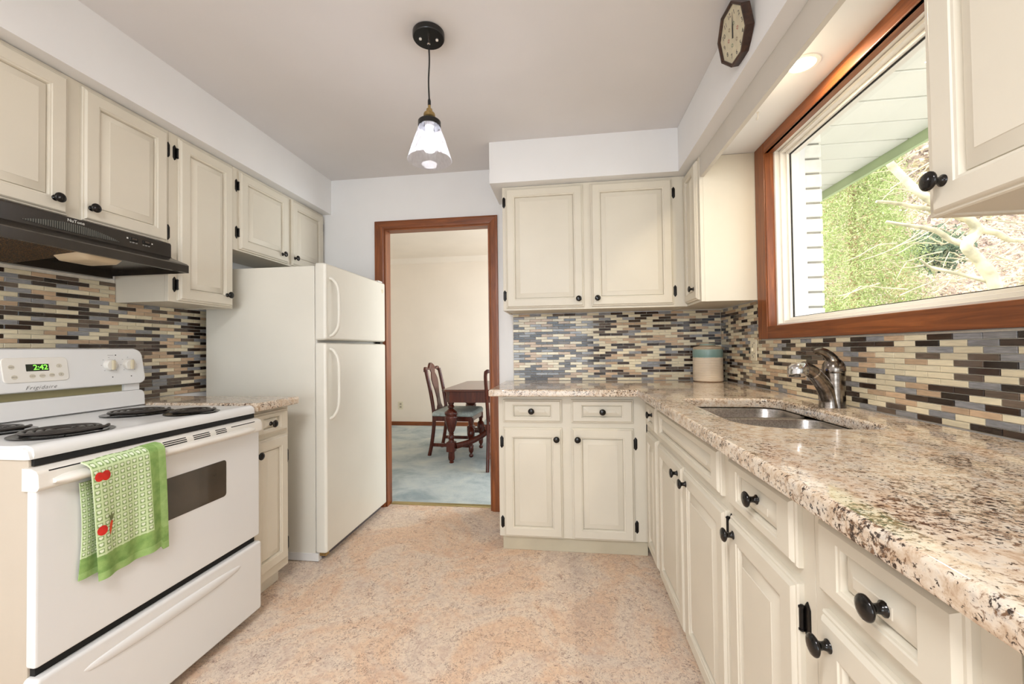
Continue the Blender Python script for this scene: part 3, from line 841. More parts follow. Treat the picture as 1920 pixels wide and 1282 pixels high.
for dz in (-.022, .022): 
    s_ = O('socket', bx(-2.503, -2.471, YD1-.009, YD1-.0062, .303+dz-.015, .303+dz+.015, .002), plain('socket_face', (190, 180, 158), .5), ou)
    O('slots', box(bx(-2.495, -2.491, YD1-.0096, YD1-.0091, .297+dz, .309+dz), -2.483, -2.479, YD1-.0096, YD1-.0091, .297+dz, .309+dz), 'ink', s_)

# ------------------------------------------------------------------ range
RY0, RY1 = .864, 1.614
ra = T('range', 'white freestanding electric coil range with clock panel and green towel on its handle', 'stove', (-1.65, 1.24, 0))
O('body', bx(-2.03, -1.345, RY0+.004, RY1-.004, .045, .872, .004), plain('darkened_side_beige', (192, 180, 163), .4, var=.012), ra)  # beige side, darkened in its colour to offset strong light on it
for y in (RY0+.05, RY1-.05):
    for x in (-1.97, -1.40):
        b = BM(); lathe(b, [(.018, .0008), (.018, .01), (.009, .012), (.009, .046)], 12, (x, y, 0)); O('leveling_foot', b, 'rubber', ra)
b = BM(); prism(b, [(-2.03, .8725), (-1.350, .8725), (-1.334, .8735), (-1.331, .884), (-1.334, .897), (-1.342, .9045), (-1.356, .908), (-1.40, .905), (-1.86, .905), (-2.03, .905)], 'y', RY0, RY1)
bmesh.ops.bevel(b, geom=[e for e in b.edges if abs(e.verts[0].co.y-e.verts[1].co.y) < 1e-6 and e.verts[0].co.z > .88 and e.verts[1].co.z > .88], offset=.007, segments=2, affect='EDGES')
O('cooktop', b, 'appl', ra)
# backguard: riser, dark slot, control console
def yz_round(y0, y1, z0, z1, rs, n=5): return rrect(y0, y1, z0, z1, rs, n)
lp = yz_round(RY0, RY1+.004, .9052, .976, (.002, .002, .022, .022))
b = BM(); rings(b, [[(-2.03, y, z) for y, z in lp], [(-1.882-(z-.905)*.05, y, z) for y, z in lp], [(-1.876-(z-.905)*.05, y, z) for y, z in offs(lp, .006)]]); bmesh.ops.recalc_face_normals(b, faces=b.faces)
O('riser', b, 'appl', ra)
O('vent_slot', bx(-2.03, -1.905, RY0+.012, RY1-.012, .9765, 1.0035), plain('slot_shadow_paint', (150, 142, 104), .6), ra)
O('slot_post', bx(-1.905, -1.893, RY1-.075, RY1-.012, .977, 1.003), 'appl', ra)
lp = yz_round(RY0-.006, RY1+.006, 1.004, 1.160, (.03, .03, .035, .035))
def slope(z): return -1.872-(z-1.004)*.18
b = BM(); rings(b, [[(-2.03, y, z) for y, z in lp], [(slope(z)-.012, y, z) for y, z in lp], [(slope(z)-.003, y, z) for y, z in offs(lp, .004)], [(slope(z), y, z) for y, z in offs(lp, .011)]]); bmesh.ops.recalc_face_normals(b, faces=b.faces)
con = O('control_console', b, 'appl', ra)
def onp(y, z, d=0): return (slope(z)+d, y, z)
def plate(y0, y1, z0, z1, r, d, m, name, parent, d0=-.002):
    lp = rrect(y0, y1, z0, z1, (r,)*4, 4); b = BM()
    rings(b, [[onp(y, z, d0) for y, z in lp], [onp(y, z, d*.6) for y, z in lp], [onp(y, z, d) for y, z in offs(lp, min(.0015, r*.4))]]); bmesh.ops.recalc_face_normals(b, faces=b.faces)
    return O(name, b, m, parent)
plate(1.145, 1.331, 1.040, 1.127, .014, .0035, 'appl2', 'keypad', ra)
scn = plate(1.207, 1.273, 1.078, 1.104, .002, .0042, plain('display_glass', (24, 34, 20), .1), 'clock_display', ra)
text('display_digits', '2:42', .026, scn, onp(1.248, 1.091, .0046), RC, 'led', space=.95)
for y, z in ((1.169, 1.095), (1.174, 1.060), (1.303, 1.095), (1.306, 1.063), (1.222, 1.061), (1.250, 1.061), (1.278, 1.062)):
    b = BM(); lp = [(y+.0085*math.cos(a*PI/8), z+.0075*math.sin(a*PI/8)) for a in range(16)]
    rings(b, [[onp(yy, zz, .003) for yy, zz in lp], [onp(yy, zz, .0045) for yy, zz in lp]]); bmesh.ops.recalc_face_normals(b, faces=b.faces)
    bt = O('keypad_button', b, plain('button_grey', (206, 198, 180), .5) if 'button_grey' not in D.materials else D.materials['button_grey'], ra)
for s_, y, z in (('BAKE', 1.169, 1.095), ('BROIL', 1.174, 1.060), ('CLEAN', 1.222, 1.061), ('CLOCK', 1.250, 1.061), ('TIMER', 1.278, 1.062), ('^', 1.303, 1.092), ('v', 1.306, 1.064)):
    text('button_print', s_, .0052 if len(s_) > 1 else .010, ra, onp(y, z, .0047), RC, 'greyink', extrude=.0001)
text('lettering', 'Frigidaire', .0195, ra, onp(1.244, 1.020, .0008), RC, 'ink', shear=.5, extrude=.0002, space=1.18, thin=-.00035)
for y in (1.478, 1.552):
    z = 1.090
    b = BM(); lathe(b, [(.024, -.003), (.024, .002), (.022, .010), (.021, .0135), (.0195, .015), (.0001, .0152)], 28, onp(y, z), 'x')
    k = O('burner_dial', b, 'appl2', ra)
    b = bx(slope(z)+.0145, slope(z)+.024, y-.0055, y+.0055, z-.0205, z+.0205, .003); O('dial_grip', b, plain('dial_grip_beige', (206, 194, 166), .4) if 'dial_grip_beige' not in D.materials else D.materials['dial_grip_beige'], k)
    b = BM()
    for a in range(8):
        if a == 6: continue
        an = 2*PI*a/8; box(b, *[v for c_ in [(slope(z+.031*math.sin(an))-.001, slope(z+.031*math.sin(an))+.0006), (y+.031*math.cos(an)-.002, y+.031*math.cos(an)+.002), (z+.031*math.sin(an)-.0008, z+.031*math.sin(an)+.0008)] for v in c_])
    O('dial_marks', b, 'greyink', ra, kind='stuff')
    b = BM(); lathe(b, [(.0022, -.001), (.0022, .001), (.0001, .0013)], 10, onp(y+.004, 1.040), 'x'); O('indicator_dot', b, 'ink', ra)
b = BM(); lathe(b, [(.0024, -.001), (.0024, .001), (.0001, .0013)], 10, onp(1.505, 1.131), 'x'); O('indicator_dot', b, 'ink', ra)
O('indicator_line', bx(slope(1.131)-.001, slope(1.131)+.0006, 1.475, 1.497, 1.1303, 1.1315), 'greyink', ra)
# coil burners
def burner(x, y, r):
    b = BM(); lathe(b, [(r+.012, .9052), (r+.013, .9085), (r+.008, .9095), (r*.92, .907), (r*.5, .9058), (.0001, .9056)], 40, (x, y, 0), cap=False)
    p = O('drip_pan', b, 'pan', ra, smooth=60)
    turns = 3 if r < .09 else 4; pts = []; n = turns*22
    for i in range(n+1):
        t = i/n; rr = .022+(r-.026)*t; a = 2*PI*turns*t+1.0
        pts.append((x+rr*math.cos(a), y+rr*math.sin(a), .9165))
    b = BM(); tube(b, pts, .0062, 6, rz=.0045)
    for k in range(3):
        a = k*2*PI/3+.4; tube(b, [(x+.012*math.cos(a), y+.012*math.sin(a), .911), (x+(r-.004)*math.cos(a), y+(r-.004)*math.sin(a), .911)], .0024, 4)
    O('coil', b, 'coil', p, smooth=60)
    b = BM(); lathe(b, [(.014, .912), (.014, .9175), (.0001, .918)], 14, (x, y, 0)); O('coil_hub', b, 'coil', p)
burner(-1.475, 1.032, .098); burner(-1.640, 1.385, .096); burner(-1.430, 1.408, .075); burner(-1.705, 1.020, .075)
# oven door with vented handle rail
O('door_gap', bx(-1.362, -1.336, RY0+.01, RY1-.004, .855, .8722), 'gap', ra)
dz0, dz1 = .357, .802
odr = O('oven_door', bx(-1.343, -1.312, RY0-.002, RY1-.002, dz0, dz1, .007), 'appl', ra)
lp = rrect(1.035, 1.437, .583, .722, (.012,)*4, 4)
b = BM(); rings(b, [[(-1.3125, y, z) for y, z in lp], [(-1.3108, y, z) for y, z in lp], [(-1.3104, y, z) for y, z in offs(lp, .003)]]); bmesh.ops.recalc_face_normals(b, faces=b.faces)
O('oven_window', b, 'darkglass', odr)
b = BM(); prism(b, [(-1.352, .8525), (-1.324, .8525), (-1.308, .846), (-1.302, .836), (-1.300, .806), (-1.304, .799), (-1.309, .796), (-1.352, .796)], 'y', RY0-.004, RY1-.002)
hr = O('handle_rail', b, 'appl2', ra)
n = 30; loops = []
for i in range(n+1):
    t = i/n; y = .888+.672*t; e = min(1, min(t, 1-t)/.05); k = (1-(1-e)**2)**.5 if e < 1 else 1
    k = max(k, .45)
    loops.append([(-1.300+.026*k*math.cos(rad(a)), y, .8125+.013*k*math.sin(rad(a))+.003) for a in range(-100, 101, 20)])
b = BM(); rings(b, loops, True, True); bmesh.ops.recalc_face_normals(b, faces=b.faces)
O('handle_grip', b, 'appl2', hr, smooth=60)
def railp(t):
    P_ = [(-1.324, .8525), (-1.308, .846), (-1.302, .836), (-1.3013, .826)]; L = [math.dist(P_[q], P_[q+1]) for q in range(3)]; d_ = t*sum(L)
    for q in range(3):
        if d_ <= L[q] or q == 2:
            f = d_/L[q]; return (P_[q][0]+(P_[q+1][0]-P_[q][0])*f, P_[q][1]+(P_[q+1][1]-P_[q][1])*f)
        d_ -= L[q]
b = BM()
for y0, y1, n in ((.883, .984, 1), (1.013, 1.061, 3), (1.086, 1.150, 3), (1.180, 1.262, 3), (1.289, 1.356, 3), (1.382, 1.430, 3), (1.455, 1.577, 1)):
    for k in range(n):
        t0 = .46+.18*k if n > 1 else .50
        (xa, za), (xb, zb) = railp(t0), railp(t0+.085)
        lp = [(xa, y0, za), (xb, y0, zb), (xb, y1, zb), (xa, y1, za)]
        rings(b, [[(x-.001, y, z-.0005) for x, y, z in lp], [(x+.0005, y, z+.0003) for x, y, z in lp]])
bmesh.ops.recalc_face_normals(b, faces=b.faces)
O('vent_slots', b, 'gap', hr)
O('drawer_gap', bx(-1.36, -1.330, RY0+.01, RY1-.012, .326, .358), 'gap', ra)
lp = rrect(RY0-.004, RY1+.004, .044, .331, (.012,)*4, 4)
b = BM(); rings(b, [[(-1.344, y, z) for y, z in lp], [(-1.316, y, z) for y, z in lp], [(-1.310, y, z) for y, z in offs(lp, .003)], [(-1.306, y, z) for y, z in offs(lp, .010)]]); bmesh.ops.recalc_face_normals(b, faces=b.faces)
sd = O('storage_drawer', b, 'appl', ra)
n = 24; b = BM(); loops = []
for i in range(n+1):
    y = .955+(1.51-.955)*i/n; k = math.sin(PI*i/n)**.35 if 0 < i < n else .02
    loops.append([(-1.3075+.010*k*math.sin(a*PI/8), y, .279+.017*k*math.cos(a*PI/8)*(1 if a < 5 else 1.4)) for a in range(9)])
rings(b, loops, False, False, False); bmesh.ops.recalc_face_normals(b, faces=b.faces)
O('drawer_grip', b, 'appl', sd, smooth=60)

# ------------------------------------------------------------------ towel over the oven handle
tw = T('dish_towel', 'green checked dish towel with hearts and vegetables hanging over the oven handle', 'towel', (-1.28, 1.05, .50))
def towel_pt(u, v):
    """u across 0..0.222 m, v along: 0 bottom of the front to .34 the fold, beyond that down the back"""
    top = .338
    sk_ = .205*(1-v/top)*.22
    if v <= top:
        t = v/top
        y = .942+u*.915+sk_*1.0
        z = .507+.012*(u/.222)-(.012 if u > .2 else 0)*(1-t)+t*(.3415)
        x = -1.264-.034*(1-t)**1.2+.006*math.sin(u*42+.6)*(1-.8*t)+.004*math.sin(u*90)*(1-t)
        if t > .93:
            k = (t-.93)/.07; x -= .030*k*k; z -= .004*k*k
        x = max(x, -1.306)
        return Vector((x, y, z))
    t = (v-top)/.33
    return Vector((-1.292-.014*min(1, t*4)+.002*math.sin(u*60), .930+u*.915, .8445-.30*t))
def cloth(u0, u1, v0, v1, nu, nv, th, fn, off=0):
    b = BM(); uv = b.loops.layers.uv.new('UVMap'); g = {}
    for s in (0, 1):
        for i in range(nu+1):
            for j in range(nv+1):
                u, v = u0+(u1-u0)*i/nu, v0+(v1-v0)*j/nv
                p = fn(u, v); e = 1e-3
                nrm = (fn(u+e, v)-fn(u-e, v)).cross(fn(u, v+e)-fn(u, v-e)).normalized()
                g[s, i, j] = (b.verts.new(p+nrm*(off+(th if s else 0))), u, v)
    def quad(ks):
        f = b.faces.new([g[k][0] for k in ks])
        for l, k in zip(f.loops, ks): l[uv].uv = (g[k][1], g[k][2])
    for i in range(nu):
        for j in range(nv):
            quad([(1, i, j), (1, i+1, j), (1, i+1, j+1), (1, i, j+1)]); quad([(0, i, j), (0, i, j+1), (0, i+1, j+1), (0, i+1, j)])
    for i in range(nu):
        quad([(0, i, 0), (0, i+1, 0), (1, i+1, 0), (1, i, 0)]); quad([(1, i, nv), (1, i+1, nv), (0, i+1, nv), (0, i, nv)])
    for j in range(nv):
        quad([(1, 0, j), (1, 0, j+1), (0, 0, j+1), (0, 0, j)]); quad([(0, nu, j), (0, nu, j+1), (1, nu, j+1), (1, nu, j)])
    return b
O('front_layer', cloth(0, .222, 0, .338, 36, 40, .0035, towel_pt), 'towel', tw, smooth=60)
def back_pt(u, v):
    t = 1-v/.33
    return Vector((-1.3035+.002*math.sin(u*70)-.003*t,   .946+u*.55+.008*math.sin(t*3), .79-.262*t))
O('back_layer', cloth(0, .20, 0, .33, 20, 24, .003, back_pt), 'towel', tw, smooth=60)
def decal(pts, m, name, label=None):
    b = BM(); c = Vector((sum(p[0] for p in pts)/len(pts), sum(p[1] for p in pts)/len(pts)))
    def q(p):
        e = 1e-3; nrm = (towel_pt(p[0]+e, p[1])-towel_pt(p[0]-e, p[1])).cross(towel_pt(p[0], p[1]+e)-towel_pt(p[0], p[1]-e)).normalized()
        return towel_pt(*p)+nrm*.0043
    mid = [(c.x+(p[0]-c.x)*.5, c.y+(p[1]-c.y)*.5) for p in pts]
    vo = [b.verts.new(q(p)) for p in pts]; vm = [b.verts.new(q(p)) for p in mid]; vc = b.verts.new(q(c))
    n = len(pts)
    for i in range(n):
        j = (i+1) % n; b.faces.new((vo[i], vo[j], vm[j], vm[i])); b.faces.new((vm[i], vm[j], vc))
    return O(name, b, m, tw, label=label, smooth=60)
def ell(cx, cy, a, bb2, n=18, rot=0): return [(cx+a*math.cos(2*PI*k/n)*math.cos(rot)-bb2*math.sin(2*PI*k/n)*math.sin(rot), cy+a*math.cos(2*PI*k/n)*math.sin(rot)+bb2*math.sin(2*PI*k/n)*math.cos(rot)) for k in range(n)]
decal(ell(.016, .292, .011, .013), 'red', 'tomato_print'); decal(ell(.034, .291, .013, .014), 'red', 'tomato_print')
decal(ell(.014, .142, .012, .014), 'red', 'tomato_print')
decal([(.033, .118), (.040, .140), (.045, .156), (.039, .160), (.033, .150), (.031, .132)], 'orange', 'carrot_print')
decal([(.036, .160), (.044, .160), (.052, .178), (.045, .174), (.042, .182), (.038, .173), (.031, .178)], 'leafprint', 'carrot_leaf_print')

# ------------------------------------------------------------------ range hood
hd_ = T('range_hood', 'black range hood with front grille and rocker switches over the range', 'range hood', (-1.86, 1.24, 1.48))
hy0, hy1 = .866, 1.6125
b = BM(); prism(b, [(XL+.012, 1.626), (-1.748, 1.626), (-1.744, 1.618), (-1.744, 1.566), (-1.738, 1.560), (-1.664, 1.530), (-1.655, 1.522), (-1.655, 1.490), (-1.668, 1.490), (-1.668, 1.512), (-2.045, 1.512), (-2.045, 1.479), (XL+.012, 1.479)], 'y', hy0, hy1)
O('canopy', b, 'hood', hd_)
b = BM(); box(b, -2.045, -1.668, hy0, hy0+.006, 1.490, 1.513); box(b, -2.045, -1.668, hy1-.006, hy1, 1.490, 1.513)
O('end_lip', b, 'hood', hd_)
b = BM(); prism(b, [(-1.690, 1.5085), (-2.030, 1.4855), (-2.030, 1.4785), (-1.690, 1.5015)], 'y', .885, 1.262)
fl = O('grease_filter', b, 'filter', hd_)
ln = BM()
lpz = [(1.500, 0), (1.490, .006), (1.480, .018)]
rings(ln, [[(*p, z) for p in offs(rrect(-1.835, -1.68, 1.235, 1.372, (.03, .03, .03, .03), 5), i)] for z, i in ((1.511, 0), (1.494, 0), (1.478, .014), (1.476, .03))]); bmesh.ops.recalc_face_normals(ln, faces=ln.faces)
O('lamp_lens', ln, 'lens', hd_, label='beige lamp lens', smooth=60)
# lens-shaped grille of upright slats
gb = BM(); gp = []
for k in range(33):
    t = k/32; gp.append((1.10+.30*t, 1.578-.004*math.sin(PI*t)))
for k in range(31, 0, -1):
    t = k/32; gp.append((1.10+.30*t, 1.577+.026*math.sin(PI*t)**.8))
rings(gb, [[(-1.7445, y, z) for y, z in gp], [(-1.7432, y, z) for y, z in gp]]); bmesh.ops.recalc_face_normals(gb, faces=gb.faces)
gr = O('grille', gb, 'gap', hd_)
b = BM()
for k in range(1, 46):
    t = k/46; y = 1.10+.30*t
    box(b, -1.7432, -1.7412, y-.0018, y+.0018, 1.578-.004*math.sin(PI*t), 1.577+.026*math.sin(PI*t)**.8)
O('grille_slats', b, plain('grille_slat_paint', (96, 94, 86), .4), gr, kind='stuff')
text('lettering', 'NuTone', .0150, hd_, (-1.7434, 1.2535, 1.6135), RL, 'white', extrude=.0003, space=1.05)
for y in (1.452, 1.503):
    b = bx(-1.7445, -1.7405, y-.0165, y+.0165, 1.595, 1.611, .002); s_ = O('switch_bezel', b, 'black', hd_)
    O('rocker', bx(-1.741, -1.7375, y-.009, y+.009, 1.599, 1.607, .0015), plain('rocker_brown', (70, 58, 48), .3) if 'rocker_brown' not in D.materials else D.materials['rocker_brown'], s_)
    text('switch_print', 'HI  OFF  LO', .0058, hd_, (-1.7434, y, 1.589), RL, 'white', extrude=.0001)
O('fan_symbol', bx(-1.7445, -1.7434, 1.425, 1.431, 1.600, 1.606), 'white', hd_); O('lamp_symbol', bx(-1.7445, -1.7434, 1.525, 1.530, 1.600, 1.605), 'white', hd_)

# ------------------------------------------------------------------ refrigerator
FY0, FY1 = 2.067, 2.811
fr = T('refrigerator', 'white top-freezer refrigerator with two bowed handles next to the doorway', 'refrigerator', (-1.65, 2.44, 0))
O('cabinet', bx(-2.02, -1.356, FY0+.006, FY1-.006, .030, 1.606, .006), 'fridge', fr)
O('base_trim', bx(-2.00, -1.338, FY0+.003, FY1-.003, .003, .046, .003), 'appl', fr)
O('base_grille', bx(-1.3375, -1.325, FY0+.03, FY1-.02, .010, .045, .002), plain('grille_grey', (84, 78, 80), .6), fr)
O('gasket', bx(-1.3565, -1.3445, FY0+.012, FY1-.012, .055, 1.602), plain('gasket_grey', (196, 192, 184), .6), fr)
def fdoor(z0, z1, name):
    lp = rrect(FY0, FY1, z0, z1, (.014,)*4, 4)
    b = BM(); rings(b, [[(-1.3450, y, z) for y, z in lp], [(-1.3040, y, z) for y, z in lp], [(-1.2940, y, z) for y, z in offs(lp, .003)], [(-1.2895, y, z) for y, z in offs(lp, .007)], [(-1.2870, y, z) for y, z in offs(lp, .0125)]]); bmesh.ops.recalc_face_normals(b, faces=b.faces)
    return O(name, b, 'fridge', fr)
fz = fdoor(1.197, 1.620, 'freezer_door'); fdr = fdoor(.047, 1.183, 'fridge_door')
def fhandle(zs, parent):
    z0, z1 = zs
    ys = FY0+.045
    P_ = [(-1.290, ys, z0), (-1.268, ys+.004, z0+(z1-z0)*.04), (-1.246, ys+.010, z0+(z1-z0)*.18), (-1.244, ys+.014, z0+(z1-z0)*.5), (-1.246, ys+.010, z0+(z1-z0)*.82), (-1.268, ys+.004, z0+(z1-z0)*.96), (-1.290, ys, z1)]
    O('handle', tube(BM(), cr(P_, 5), .012, 12, rz=.009), 'fridge', parent, smooth=60)
fhandle((1.220, 1.540), fz); fhandle((.767, 1.151), fdr)
b = BM(); lathe(b, [(.014, -.002), (.014, .0015), (.011, .0025), (.0001, .0026)], 20, (-1.287, FY1-.05, 1.556), 'x'); O('badge', b, plain('badge_silver', (206, 196, 172), .3, metal=.5), fz)
O('hinge_cover', bx(-1.38, -1.303, FY1-.075, FY1-.012, 1.6205, 1.632, .004), 'appl', fr)
O('door_hinge', bx(-1.340, -1.304, FY1-.05, FY1-.01, 1.1835, 1.1965, .001), 'hinge', fr)
O('door_stop', bx(-1.337, -1.300, FY0+.012, FY0+.045, .030, .0465, .002), 'brass', fr)

# ------------------------------------------------------------------ lights in view
PX_, PY_ = -.530, 1.577
pn = T('pendant_lamp', 'clear glass cone pendant lamp on a black cord from the ceiling', 'lamp', (PX_, PY_, ZC))
b = BM(); lathe(b, [(.060, ZC-.0005), (.0635, ZC-.003), (.0635, ZC-.020), (.0605, ZC-.0245), (.0001, ZC-.025)], 36, (PX_, PY_, 0)); can = O('canopy', b, 'black', pn)
for dx, dy in ((-.032, -.008), (.032, .008)):
    b = BM(); lathe(b, [(.0055, ZC-.025), (.0055, ZC-.029), (.0001, ZC-.0305)], 12, (PX_+dx, PY_+dy, 0)); O('canopy_screw', b, 'white', can)
b = BM(); lathe(b, [(.0065, ZC-.0252), (.0065, ZC-.045), (.003, ZC-.048)], 12, (PX_, PY_, 0)); O('cord_grip', b, 'chrome', can)
O('cord', tube(BM(), cr([(PX_, PY_, ZC-.04), (PX_+.002, PY_, 2.30), (PX_-.002, PY_, 2.22), (PX_, PY_, 2.14)], 6), .0032, 8), 'rubber', pn, smooth=60)
b = BM(); lathe(b, [(.004, 2.146), (.0062, 2.138), (.0062, 2.122), (.0045, 2.119)], 12, (PX_, PY_, 0)); O('strain_relief', b, 'rubber', pn)
b = BM(); lathe(b, [(.0055, 2.1195), (.0055, 2.106), (.0115, 2.104), (.0125, 2.094), (.010, 2.090), (.0215, 2.087), (.0235, 2.082), (.0235, 2.072), (.020, 2.068), (.020, 2.056)], 24, (PX_, PY_, 0)); O('socket', b, 'brass', pn)
b = BM(); lathe(b, [(.022, 2.0555), (.0435, 2.0545), (.0455, 2.052), (.0455, 2.034), (.044, 2.033)], 32, (PX_, PY_, 0), cap=False); O('shade_ring', b, 'black', pn)
b = BM(); lathe(b, [(.0425, 2.0335), (.060, 1.985), (.0775, 1.930), (.0875, 1.898), (.0885, 1.8965), (.0865, 1.8985), (.0765, 1.931), (.059, 1.986), (.0415, 2.0335)], 40, (PX_, PY_, 0), cap=False); O('glass_shade', b, 'shade', pn, smooth=60)
b = BM(); lathe(b, [(.0135, 2.032), (.0135, 2.022), (.018, 2.006), (.027, 1.985), (.030, 1.968), (.028, 1.950), (.020, 1.936), (.0001, 1.930)], 24, (PX_, PY_, 0)); O('bulb', b, 'lit', pn, smooth=60)
b = BM(); lathe(b, [(.018, 2.055), (.018, 2.033), (.0138, 2.032)], 20, (PX_, PY_, 0)); O('socket_sleeve', b, 'white', pn)
lamp('pendant_light', 'POINT', (PX_, PY_, 1.890), (0, 0, 0), 1.6, (.97, .97, 1), .03)
DX_, DY_ = .868, 1.600
dl = T('downlight', 'lit round recessed downlight in the bulkhead above the window', 'lamp', (DX_, DY_, ZS))
b = BM(); lathe(b, [(.040, ZS-.0005), (.043, ZS-.004), (.056, ZS-.0035), (.058, ZS-.0004)], 32, (DX_, DY_, 0), cap=False); O('trim_ring', b, 'vinyl', dl)
b = BM(); lathe(b, [(.0405, ZS-.0008), (.030, ZS-.006), (.0001, ZS-.009)], 28, (DX_, DY_, 0)); O('reflector_bulb', b, 'lit2', dl, smooth=60)
lamp('downlight_light', 'AREA', (DX_, DY_, ZS-.014), (0, 0, 0), 4.0, (1, .86, .64), .07)
ck = T('cup_hook', 'small white cup hook screwed under the bulkhead above the window', 'hook', (.85, 1.905, ZS))
O('hook', tube(BM(), [(.85, 1.905, ZS-.0005), (.85, 1.905, ZS-.012)]+[(.85, 1.905+.008-.008*math.cos(a), ZS-.020-.008*math.sin(a-.0)) for a in [k*PI/6 for k in range(0, 8)]], .0018, 8), 'appl2', ck)
b = BM(); lathe(b, [(.005, ZS-.0004), (.005, ZS-.003), (.002, ZS-.004)], 12, (.85, 1.905, 0)); O('hook_plate', b, 'appl2', ck)

# ------------------------------------------------------------------ wall clock on the right bulkhead
cv_ = Vector((.620, 1.587, 2.284)); ca, cbt = .06, .172
nrm = Vector((-math.cos(ca)*math.cos(cbt), -math.sin(ca)*math.cos(cbt), -math.sin(cbt))).normalized()
ux = nrm.cross(Vector((0, 0, 1))); ux = -ux.normalized(); vy = nrm.cross(ux).normalized()
if vy.z < 0: vy = -vy
ux = vy.cross(nrm).normalized()
ckl = T('wall_clock', 'octagonal dark wood wall clock with cream face high on the bulkhead', 'clock', cv_)
CM = Matrix((( ux.x, vy.x, nrm.x, 0), (ux.y, vy.y, nrm.y, 0), (ux.z, vy.z, nrm.z, 0), (0, 0, 0, 1)))
ckl.rotation_euler = CM.to_euler()
def octo(r, z): return [(r*math.cos(rad(22.5+45*k)), r*math.sin(rad(22.5+45*k)), z) for k in range(8)]
for k in range(8):
    a0, a1 = rad(22.5+45*k), rad(67.5+45*k)
    b = BM()
    sec = [(.105, -.030), (.105, -.002), (.103, 0), (.0975, 0), (.094, -.005), (.094, -.030)]
    rings(b, [[(r*math.cos(a0), r*math.sin(a0), z) for r, z in sec], [(r*math.cos(a1), r*math.sin(a1), z) for r, z in sec]]); bmesh.ops.recalc_face_normals(b, faces=b.faces)
    O('case_side', b, 'clockwood', ckl, True, smooth=0)
b = BM(); rings(b, [octo(.0938, -.030), octo(.0938, -.009)]); O('face', b, 'clockface', ckl, True, smooth=0)
th0 = rad(1)
for hnum in range(1, 13):
    a = PI/2-hnum*PI/6+th0
    t_ = text('numeral', str(hnum), .023, None, (.068*math.cos(a), .068*math.sin(a), -.0088), (0, 0, th0), 'ink', extrude=.0002); t_.parent = ckl
for k in range(6):
    a = k*PI/3; b = BM()
    for j in range(6):
        q = j*PI/3; lathe(b, [(.0022, -.009), (.0022, -.0086)], 6, (.034*math.cos(a)+.005*math.cos(q), .034*math.sin(a)+.005*math.sin(q), 0))
    O('flower_print', b, plain('flower_print_%d' % k, [(176, 96, 80), (120, 140, 110), (150, 130, 100)][k % 3], .6), ckl, True)
def hand(ang, l, w, z, name):
    b = BM(); c_, s_ = math.cos(ang), math.sin(ang)
    pts = [(-.012, -w), (l*.6, -w*1.2), (l, 0), (l*.6, w*1.2), (-.012, w)]
    rings(b, [[(x*c_-y*s_, x*s_+y*c_, zz) for x, y in pts] for zz in (z, z+.0008)]); bmesh.ops.recalc_face_normals(b, faces=b.faces); O(name, b, 'ink', ckl, True)
hand(PI/2-rad(18), .046, .0034, -.0080, 'hour_hand'); hand(PI/2-rad(22), .070, .0016, -.0066, 'minute_hand')
b = BM(); rings(b, [octo(.0938, -.0052), octo(.0938, -.0045)]); O('glass', b, 'clockglass', ckl, True, smooth=0)

# ------------------------------------------------------------------ dining room furniture
tbx, tby = -.55, 4.45
tb_ = T('dining_table', 'dark mahogany dining table with turned legs seen through the doorway', 'table', (tbx, tby, .004))
x0, x1, y0, y1 = -1.225, .125, 3.90, 5.00
def chamf(x0, x1, y0, y1, c): return [(x0+c, y0), (x1-c, y0), (x1, y0+c), (x1, y1-c), (x1-c, y1), (x0+c, y1), (x0, y1-c), (x0, y0+c)]
b = BM(); lp = chamf(x0, x1, y0, y1, .045); rings(b, [[(*p, z) for p in offs(lp, i)] for i, z in ((.006, .722), (0, .727), (0, .737), (.003, .742), (.012, .745))]); O('tabletop', b, 'mahogx', tb_)
b = BM(); lp = chamf(x0+.03, x1-.03, y0+.03, y1-.03, .05); rings(b, [[(*p, z) for p in lp] for z in (.615, .7215)]); O('apron', b, 'mahog', tb_)
legp = [(.020, .004), (.026, .012), (.016, .022), (.030, .034), (.034, .060), (.031, .105), (.034, .118), (.034, .215), (.030, .222), (.024, .235), (.035, .252), (.035, .268), (.022, .285), (.028, .296), (.022, .302), (.036, .330), (.055, .400), (.064, .455), (.064, .470), (.056, .478), (.066, .492), (.064, .512), (.034, .535), (.022, .548), (.036, .560), (.030, .574), (.024, .584), (.032, .600), (.032, .614), (.022, .622), (.034, .640), (.034, .660)]
LEGS = [(-1.150, 4.005), (-1.150, 4.870), (.05, 4.005), (.05, 4.87)]
for lx_, ly_ in LEGS:
    b = BM(); lathe(b, legp[:-2], 24, (lx_, ly_, 0)); g = O('leg', b, 'mahog', tb_, smooth=50)
    O('stretcher_block', bx(lx_-.042, lx_+.042, ly_-.042, ly_+.042, .118, .215, .006), 'mahog', g)
cx_, cy_ = tbx, 4.437
for lx_, ly_ in LEGS:
    sgn = Vector((cx_-lx_, cy_-ly_, 0)); P_ = [Vector((lx_, ly_, .165))+sgn*.07, Vector((lx_, ly_, .185))+sgn*.25, Vector((lx_, ly_, .225))+sgn*.42, Vector((lx_, ly_, .285))+sgn*.58, Vector((lx_, ly_, .285))+sgn*.72, Vector((lx_, ly_, .235))+sgn*.86, Vector((cx_, cy_, .225))]
    O('stretcher', tube(BM(), cr(P_, 4), .020, 8, rz=.030), 'mahog', tb_, smooth=60)

